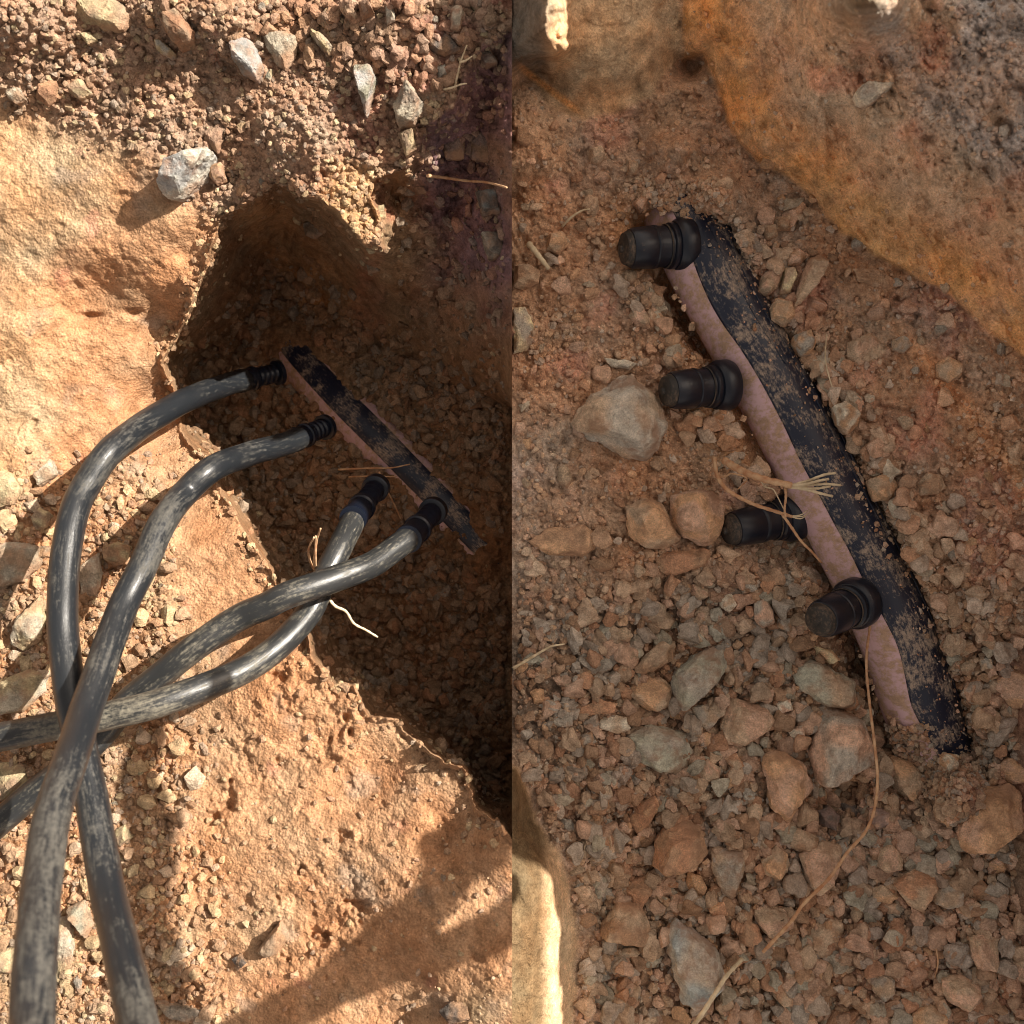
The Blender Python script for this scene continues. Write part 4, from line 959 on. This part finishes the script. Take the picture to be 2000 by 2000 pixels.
# folds and torn flaps of the film along its far side
for (f0, f1, b0, b1, sd) in ((.08, .42, 14, 24, 11), (.22, .62, 34, 41, 12), (.45, .86, 52, 62, 13), (.1, .3, 46, 60, 14)):
    k0, k1 = int(f0 * n_p), int(f1 * n_p); nn = k1 - k0
    e = np.sin(np.linspace(0, math.pi, nn)) ** .5
    m0 = np.degrees(wavy(nn, 0, 7, sd)); c_ = (b0 + b1) / 2 + m0; h_ = (b1 - b0) / 2 * e
    sheath("fold", pth[k0:k1], PR * 1.035, np.radians(c_ - h_), np.radians(c_ + h_), M_PIPE, pipe, .0022)
rebase(pipe)
def pipe_crumbs():
    r = np.random.default_rng(77); shapes, f = base_shapes(1, 8, 77, .3); V = []; F = []; C = []; o_ = 0
    for k in range(620):
        t = r.random() ** .9
        i = int(np.clip(r.choice([r.beta(1.2, 6), 1 - r.beta(1.2, 7), r.random()]) * (n_p - 1), 0, n_p - 2))
        i = int(np.clip(i, n_p * .08, n_p * .88))
        side = r.choice([-1, 1, 1]); a = math.radians(r.normal(20, 17))
        T = pth[i + 1] - pth[i]; T /= np.linalg.norm(T); S = np.cross((0, 0, 1), T); S /= np.linalg.norm(S); U = np.cross(T, S)
        s_ = r.uniform(.0006, .0020) * (1 + 1.2 * (r.random() < .06))
        p = pth[i] + T * r.uniform(-.003, .003) + (PR * 1.045 + s_ * .3) * (math.cos(a) * U + math.sin(a) * S)
        V.append(shapes[k % 8] @ rotm(r, .8).T * s_ + p); F.append(f + o_); o_ += len(V[-1])
        C.append(np.ones((len(V[-1]), 3)) * np.array(PAL[r.choice(['tan', 'brown', 'pink', 'rust', 'grey'])]) * r.uniform(.9, 1.4))
    o = raw_mesh("crumbs", np.concatenate(V), np.concatenate(F), np.concatenate(C), M_GRIT, smooth=False)
    o["kind"] = "stuff"; o["label"] = "crumbs of soil lying on the half buried pipe"; o["category"] = "crumbs"
pipe_crumbs()
def z_pipe(px, py):
    z = zat(px, py)
    d, _ = line_dist(px, py, PIPE_C)
    zc = np.interp(py, [(1000 - p[1] / (1 - p[2]) * 2000) for p in pth], [p[2] for p in pth])
    dw = d / 2000 * 1.13
    return np.maximum(z, zc + np.sqrt(np.clip((PR * 1.09) ** 2 - dw ** 2, 0, None)) * (dw < PR * 1.09) - .5 * (dw >= PR * 1.09))
def t_bank(px, py, r):
    d, sd_ = line_dist(px, py, PIPE_C)
    n_ = fbm(px, py, 60, 4, 501)
    edge = (sd_ < 0) * sst(48, 74, d + 26 * n_) * sst(104, 92, d)
    ends = np.maximum(sst(440, 395, py - 60 * n_ - .25 * (px - 1300)), sst(1395, 1470, py + 70 * n_)) * sst(100, 85, d)
    left = (sd_ > 0) * sst(66, 82, d + 14 * n_) * sst(98, 88, d) * sst(.0, .3, fbm(px, py, 90, 3, 502))
    ok = (py > 350) & (py < 1560) & (r.random(len(px)) < np.maximum(np.maximum(edge, ends), .12 * left))
    for c in CAPS: ok &= ~((np.abs(px - c[0] - 20) < c[2] + 5) & (np.abs(py - c[1]) < 52))
    return ok
scatter("crumbs", "loose soil banked against the pipe and over its buried ends", 6500, (1220, 1960, 340, 1570), 3.0, 11, ['tan', 'brown', 'pink', 'tan', 'rust', 'grey'], 51, shapes_sub=1, test=t_bank, pw=2.0, sink=(-.3, .7), zf=z_pipe)
def cap_fitting(px0, py0, z0, px1, py1, z1_, rad, label, fl=1.22):
    """flange centre -> end of cap"""
    p0 = W(px0, py0, z0); p1 = W(px1, py1, z1_); ax = p1 - p0; L = ax.length; R = rad
    t = thing("capped_outlet", label, "capped outlet", p0, "black capped outlets on the shaded pipe")
    lathe("flange", [(-.14 * L, R * .9), (-.12 * L, R * fl * .94), (-.06 * L, R * fl), (.08 * L, R * fl), (.12 * L, R * fl * .95), (.16 * L, R * fl * .88), (.17 * L, R * .98)], p0, ax, M_CAP, t, 40)
    lathe("barrel", [(.15 * L, R * 1.0), (.18 * L, R * 1.04), (.24 * L, R * 1.04), (.26 * L, R * .93), (.36 * L, R * .92), (.46 * L, R * .93)], p0, ax, M_CAP, t, 36)
    lathe("cap", [(.45 * L, R * .90), (.46 * L, R * .96), (.50 * L, R * .97), (.52 * L, R * .93), (.54 * L, R * .96), (.84 * L, R * .90), (.89 * L, R * .84), (.90 * L, R * .6)], p0, ax, M_CAP, t, 36)
    e = lathe("end_plug", [(.88 * L, R * .80), (.92 * L, R * .78), (.98 * L, R * .70), (1.0 * L, R * .58), (1.01 * L, R * .2), (1.05 * L, R * .15), (1.055 * L, .0001)], p0, ax, M_CAPEND, t, 32)
    tube("mould_line", np.array([list(p0 + ax.normalized() * (.3 * L) + Vector((math.cos(a), math.sin(a), 0)) * 0 + (ax.orthogonal().normalized() * math.cos(a) + ax.cross(ax.orthogonal()).normalized() * math.sin(a)) * R * .965) for a in np.linspace(0, 2 * math.pi, 25)]), .0009, M_CAPEND, 6, t)
    rebase(t); return t
cap_fitting(1334, 479, -.122, 1216, 486, -.105, .0240, "topmost black capped outlet, the blackest of the four, beside the pipe", 1.24)
cap_fitting(1412, 753, -.122, 1297, 764, -.098, .0225, "second black capped outlet, beside the largest flat rock", 1.26)
cap_fitting(1545, 1010, -.150, 1418, 1036, -.122, .0222, "third black capped outlet, half hidden under thin roots")
cap_fitting(1672, 1178, -.105, 1596, 1214, -.060, .0225, "lowest black capped outlet, pointing up at the viewer", 1.24)

# ------------------------------------------------------------------ west pipe, fittings and hoses
lz = lambda y: -.36 + .02 * (y - 660) / 470
_g = [float(zL(np.array([float(a)]), np.array([float(b)]), False)[0]) for a, b in LPIPE]
_g = [g - .019 for g in _g]; _g[0] -= .03; _g[-2] -= .022; _g[-1] -= .05
lp = catmull([tuple(W(a, b, g)) for (a, b), g in zip(LPIPE, _g)], 8)
print("west pipe z", [round(g, 3) for g in _g])
pw_ = thing("pipe", "thick lilac pipe under a black film, deep in the dark hole", "pipe", lp[0], "buried lilac pipes")
tube("pipe_wall", lp, .036, M_STRIPE, 36, pw_)
n_w = len(lp)
sheath("black_film", lp[2:n_w - 1], .0362, wavy(n_w - 3, -24, 7, 23), wavy(n_w - 3, 34, 8, 24), M_PIPE, pw_)
rebase(pw_)
def barb(p0, p1, R, label):
    p0 = Vector(p0); p1 = Vector(p1); ax = p1 - p0; L = ax.length
    t = thing("hose_fitting", label, "hose fitting", p0, "black barbed fittings between pipe and hoses")
    lathe("flange", [(-.02 * L, R * 1.0), (0, R * 1.3), (.10 * L, R * 1.3), (.12 * L, R * .95)], p0, ax, M_CAP, t)
    prof = []
    for k in range(4):
        a = .12 + k * .13
        prof += [(a * L, R * .80), ((a + .03) * L, R * 1.02), ((a + .08) * L, R * .98), ((a + .11) * L, R * .80)]
    lathe("barbs", prof, p0, ax, M_CAP, t)
    lathe("collar", [(.64 * L, R * .8), (.65 * L, R * 1.22), (.72 * L, R * 1.25), (.74 * L, R * 1.1), (.95 * L, R * 1.12), (.97 * L, R * 1.22), (1.06 * L, R * 1.2), (1.07 * L, R * .7)], p0, ax, M_CAP, t)
    rebase(t)
HR = .0139
def gz(px, py, d): return float(zL(np.array([float(px)]), np.array([float(py)]), False)[0]) + d
hoses = [
 ("first hose, the uppermost, arching from the hole and running down behind the second", M_HOSE,
  [(478, 742, -.305), (440, 752, -.265), (362, 782, -.165)] + [(a, b, gz(a, b, d)) for a, b, d in ((290, 823, .09), (217, 880, .108), (166, 952, .118), (142, 1010, .124), (128, 1090, .132), (122, 1180, .142), (126, 1270, .152), (140, 1370, .165))] + [(158, 1460, .09), (180, 1570, .115), (207, 1725, .16), (240, 1870, .22), (270, 2000, .27), (300, 2120, .32)]),
 ("second hose, crossing in front of all the others to the bottom edge", M_HOSE,
  [(585, 855, -.25), (560, 866, -.225), (492, 885, -.16)] + [(a, b, gz(a, b, d)) for a, b, d in ((414, 916, .082), (362, 963, .098), (321, 1015, .112), (280, 1104, .13), (238, 1190, .152), (202, 1290, .18), (166, 1393, .215))] + [(135, 1492, .175), (108, 1570, .21), (88, 1673, .25), (72, 1828, .31), (62, 2000, .36), (55, 2120, .40)]),
 ("third hose, with the brightest highlight, leaving the lowest fitting", M_HOSE_DUST,
  [(805, 1045, -.13), (785, 1061, -.115), (730, 1100, -.085), (673, 1124, -.06), (569, 1160, -.035), (520, 1183, -.035)] + [(a, b, gz(a, b, d)) for a, b, d in ((466, 1207, .075), (388, 1259, .07), (311, 1321, .06), (248, 1373, .05), (202, 1430, .05))] + [(140, 1492, -.03), (52, 1560, -.035), (-40, 1640, -.035), (-120, 1710, -.035)]),
 ("fourth hose, muddiest at its end, curving from the hole to the west edge", M_HOSE_DUST,
  [(697, 1000, -.165), (684, 1030, -.145), (662, 1072, -.12), (631, 1135, -.10), (606, 1192, -.085), (559, 1248, -.06), (492, 1300, -.035), (414, 1336, -.01), (311, 1373, .015), (207, 1399, .02), (104, 1419, .02), (0, 1440, .02), (-90, 1462, .015), (-200, 1490, .0)]),
]
HO = []
for lab, mat_, P in hoses:
    c = catmull([tuple(W(a, b, z)) for a, b, z in P], 14)
    o = tube("hose", c, HR, mat_, 28, None, wob=.012, origin=c[0])
    o["label"] = lab; o["category"] = "hose"; o["group"] = "black hoses leading out of the hole"
    HO.append(c)
barb(W(546, 727, -.345), W(470, 744, -.305), .0125, "black barbed fitting on the first and uppermost hose")
barb(W(637, 833, -.315), W(578, 858, -.262), .0125, "black barbed fitting on the second hose, ribs showing")
barb(W(848, 996, -.235), W(800, 1050, -.125), .0130, "lowest black barbed fitting, on the third hose")
barb(W(736, 950, -.27), W(692, 1010, -.155), .0130, "black barbed fitting on the fourth muddy hose")

# ------------------------------------------------------------------ roots, twigs and straws
def strand(name, label, cat, P, r0, r1, mat, group=None, parent=None, n=8):
    c = catmull([tuple(W(a, b, z)) for a, b, z in P], n)
    rr = np.linspace(r0, r1, len(c)) * (1 + .12 * np.sin(np.arange(len(c)) * 1.7))
    o = tube(name, c, rr, mat, 8, parent, origin=None if parent is not None else c[0])
    if parent is None:
        o["label"] = label; o["category"] = cat
        if group: o["group"] = group
    return o
G = lambda px, py, d=.004: (px, py, z1(px, py) + d)
rt = thing("root", "frayed orange root fanning into pale fibres across the shaded pipe", "root", W(1420, 905, -.09))
t2 = lambda u, v: (1350 + u / 3.864, 850 + v / 3.864)
def TP(l, z): return [(*t2(u, v), zz) for (u, v), zz in zip(l, z)]
strand("stem", "", "", TP([(250, 190), (330, 240), (430, 290), (580, 340), (760, 380)], [-.10, -.085, -.07, -.06, -.055]), .0042, .0034, M_ROOT, parent=rt)
for l, z in (([(740, 385), (880, 345), (1000, 300), (1090, 285)], [-0.058, -0.056, -0.054, -0.053]), ([(740, 385), (900, 375), (1020, 368), (1130, 378)], [-0.058, -0.055, -0.053, -0.052]),
             ([(740, 380), (860, 370), (960, 345), (1040, 330)], [-0.057, -0.053, -0.051, -0.050]), ([(750, 390), (880, 412), (980, 440), (1070, 462)], [-0.058, -0.056, -0.054, -0.053]),
             ([(740, 390), (860, 400), (960, 400), (1050, 385)], [-0.058, -0.056, -0.054, -0.054])):
    strand("fibre", "", "", TP(l, z), .0018, .0012, M_STRAW, parent=rt)
strand("side_root", "", "", TP([(710, 395), (715, 460), (705, 550), (712, 620)], [-0.063, -0.066, -0.068, -0.070]), .0016, .001, M_ROOT, parent=rt)
strand("side_root", "", "", TP([(530, 350), (560, 390), (620, 410), (660, 480), (700, 560)], [-0.068, -0.078, -0.078, -0.078, -0.078]), .0009, .0006, M_STRAW, parent=rt)
rebase(rt)
rt2 = thing("root", "thin root draped over the third black cap with a frayed tip", "root", W(1398, 900, -.09))
strand("stem", "", "", TP([(175, 170), (195, 300), (250, 390), (330, 450), (470, 520), (620, 570), (760, 615)], [-.11, -.10, -.085, -.08, -.078, -.08, -.082]), .0024, .0018, M_ROOT, parent=rt2)
for l in ([(755, 612), (830, 600), (880, 565)], [(755, 615), (840, 612), (900, 580)], [(755, 615), (820, 630), (870, 610)]):
    strand("fibre", "", "", TP(l, [-.082, -.08, -.078]), .0008, .0005, M_STRAW, parent=rt2)
strand("side_root", "", "", TP([(200, 320), (260, 310), (310, 290), (420, 330), (350, 410)], [-.10, -.10, -.1, -.105, -.11]), .0012, .0007, M_ROOT, parent=rt2)
rebase(rt2)
strand("root", "thin pink root slanting down beside the lilac stripe", "root", TP([(690, 600), (760, 700), (830, 800), (910, 880), (980, 960)], [-0.078, -0.080, -0.083, -0.086, -0.098]), .0016, .0012, M_ROOT)
strand("root", "long wiry root curving from the lowest cap past the ridged rock", "root",
       [(1700, 1215, -.11), (1692, 1290, -.105), (1698, 1370, -.10), (1709, 1460, -.085), (1714, 1520, -.08), (1708, 1580, -.09), (1690, 1625, -.10), (1655, 1665, -.105), (1620, 1715, -.10), (1570, 1765, -.098), (1545, 1800, -.105), (1490, 1860, -.11)], .0014, .0020, M_ROOT)
strand("root", "pale dry root beside the foot of the blue-grey rock", "root",
       [(1450, 1872, -.115), (1420, 1905, -.105), (1400, 1935, -.098), (1378, 1970, -.095), (1350, 2010, -.095)], .0022, .0028, M_STRAW)
strand("root", "second thin pale strand beside the dry root by the blue-grey rock", "root",
       [(1445, 1875, -.115), (1425, 1898, -.11), (1405, 1925, -.105), (1395, 1950, -.105)], .0013, .0010, M_STRAW)
strand("straw", "bent yellow straw crossing the seam beside the shaded trench", "straw", [G(1001, 1306, .01), G(1040, 1283, .012), G(1062, 1270, .012), G(1078, 1262, .008), G(1103, 1258, .006)], .0018, .0009, M_STRAW)
strand("twig", "small curled twig above the second flat brown stone near the seam", "twig", [G(1098, 442, .006), G(1115, 425, .012), G(1135, 412, .012), G(1152, 408, .006)], .0016, .0009, M_STRAW)
strand("twig", "short stick lying west of the topmost cap", "twig", [G(1032, 475, .006), G(1050, 497, .01), G(1072, 525, .006)], .0035, .0025, M_STRAW)
strand("straw", "short pale fibre on the bottom stony ground", "straw", [G(1828, 1850, .008), G(1832, 1880, .012), G(1826, 1910, .008)], .0011, .0008, M_ROOT)
strand("twig", "thin dry stem near the round orange cobble, east of the pipe", "twig", [G(1615, 880 - 230, .008), G(1612, 700, .012), G(1622, 745, .012), G(1632, 770, .006)], .0009, .0007, M_STRAW)
strand("twig", "thin pale twig across the shaded bank above the dark hole", "twig", [G(835, 343, .01), G(870, 347, .014), (910, 353, z1(900, 350) + .02), (950, 356, z1(950, 356) + .022), (990, 366, z1(985, 366) + .02)], .0019, .0010, M_ROOT)
tw = thing("twig", "forked dry twig standing beside the small white stone", "twig", W(885, 180, .0))
for P in ([(885, 185, .0), (893, 150, .015), (900, 120, .025), (912, 88, .03)], [(855, 176, .005), (880, 172, .012), (900, 165, .015), (912, 163, .015)], [(898, 122, .025), (910, 118, .028), (922, 110, .03)]):
    strand("stem", "", "", P, .0012, .0006, M_STRAW, parent=tw)
rebase(tw)
q2 = lambda u, v, z: (u / 1.932, 1000 + v / 1.932, z)
fr = thing("root", "frayed pinkish root standing up beside the muddy fourth hose", "root", W(618, 1110, -.1))
for P in ([q2(1195, 240, -.12), q2(1190, 180, -.09), q2(1195, 110, -.07), q2(1210, 62, -.05)], [q2(1200, 235, -.12), q2(1172, 190, -.10), q2(1165, 140, -.08), q2(1185, 95, -.06)],
          [q2(1195, 240, -.12), q2(1185, 200, -.1), q2(1188, 150, -.08), q2(1192, 90, -.06)]):
    strand("fibre", "", "", P, .0016, .0009, M_ROOT, parent=fr)
rebase(fr)
strand("root", "white wriggling root hanging from the muddy hose into the dark hole", "root", [q2(1235, 320, -.10), q2(1265, 355, -.10), q2(1305, 375, -.105), q2(1335, 420, -.105), q2(1380, 445, -.11), q2(1425, 472, -.12)], .0018, .0012, M_STRAW)
tr = thing("root", "thin roots crossing the pipe inside the dark hole", "root", W(740, 910, -.3))
t3 = lambda u, v, z: (500 + u / 3.864, 600 + v / 3.864, z)
for P in ([t3(620, 1225, -.33), t3(850, 1215, -.31), t3(1020, 1212, -.3), t3(1160, 1185, -.29)], [t3(700, 1280, -.34), t3(850, 1275, -.32), t3(1060, 1280, -.30)], [t3(930, 1240, -.31), t3(990, 1380, -.32), t3(1050, 1500, -.34), t3(1100, 1620, -.36)]):
    strand("stem", "", "", P, .0013, .0008, M_ROOT, parent=tr)
rebase(tr)

# ------------------------------------------------------------------ branch shape, unseen, added and bent to throw the soft bands of shadow
LV = Vector(sv).normalized()
def lift(px, py, t=1.25, zg=-.04):
    return tuple(W(px, py, zg) + LV * t)
br = thing("shadow_branch", "forked branch shape added out of view to throw shadow bands", "branch", (0.6, -1.0, 0.0))
def shadow_limb(P, r0, r1, t=.98):
    c = catmull([lift(*p[:2], t=(p[2] if len(p) > 2 else t)) for p in P], 8)
    rr = np.linspace(r0, r1, len(c)) * (1 + .06 * np.sin(np.arange(len(c)) * 1.1))
    tube("shadow_limb", c, rr, M_ROOT, 12, br)
shadow_limb([(972, 1738), (920, 1775), (850, 1835), (700, 1905), (540, 1985), (400, 2120), (480, 2420, .98), (700, 2800, .85), (1000, 3200, .5), (1150, 3500, .02)], .016, .027)
shadow_limb([(828, 1640), (800, 1730), (710, 1830), (600, 1950)], .012, .017)
shadow_limb([(368, 1350), (352, 1420), (325, 1500), (336, 1600), (310, 1725), (302, 1818), (330, 1960), (400, 2120)], .011, .022)
shadow_limb([(905, 1500), (905, 1560), (898, 1640), (880, 1690)], .012, .010)
shadow_limb([(905, 1500), (1100, 1400), (1400, 1500)], .012, .012)
rebase(br)
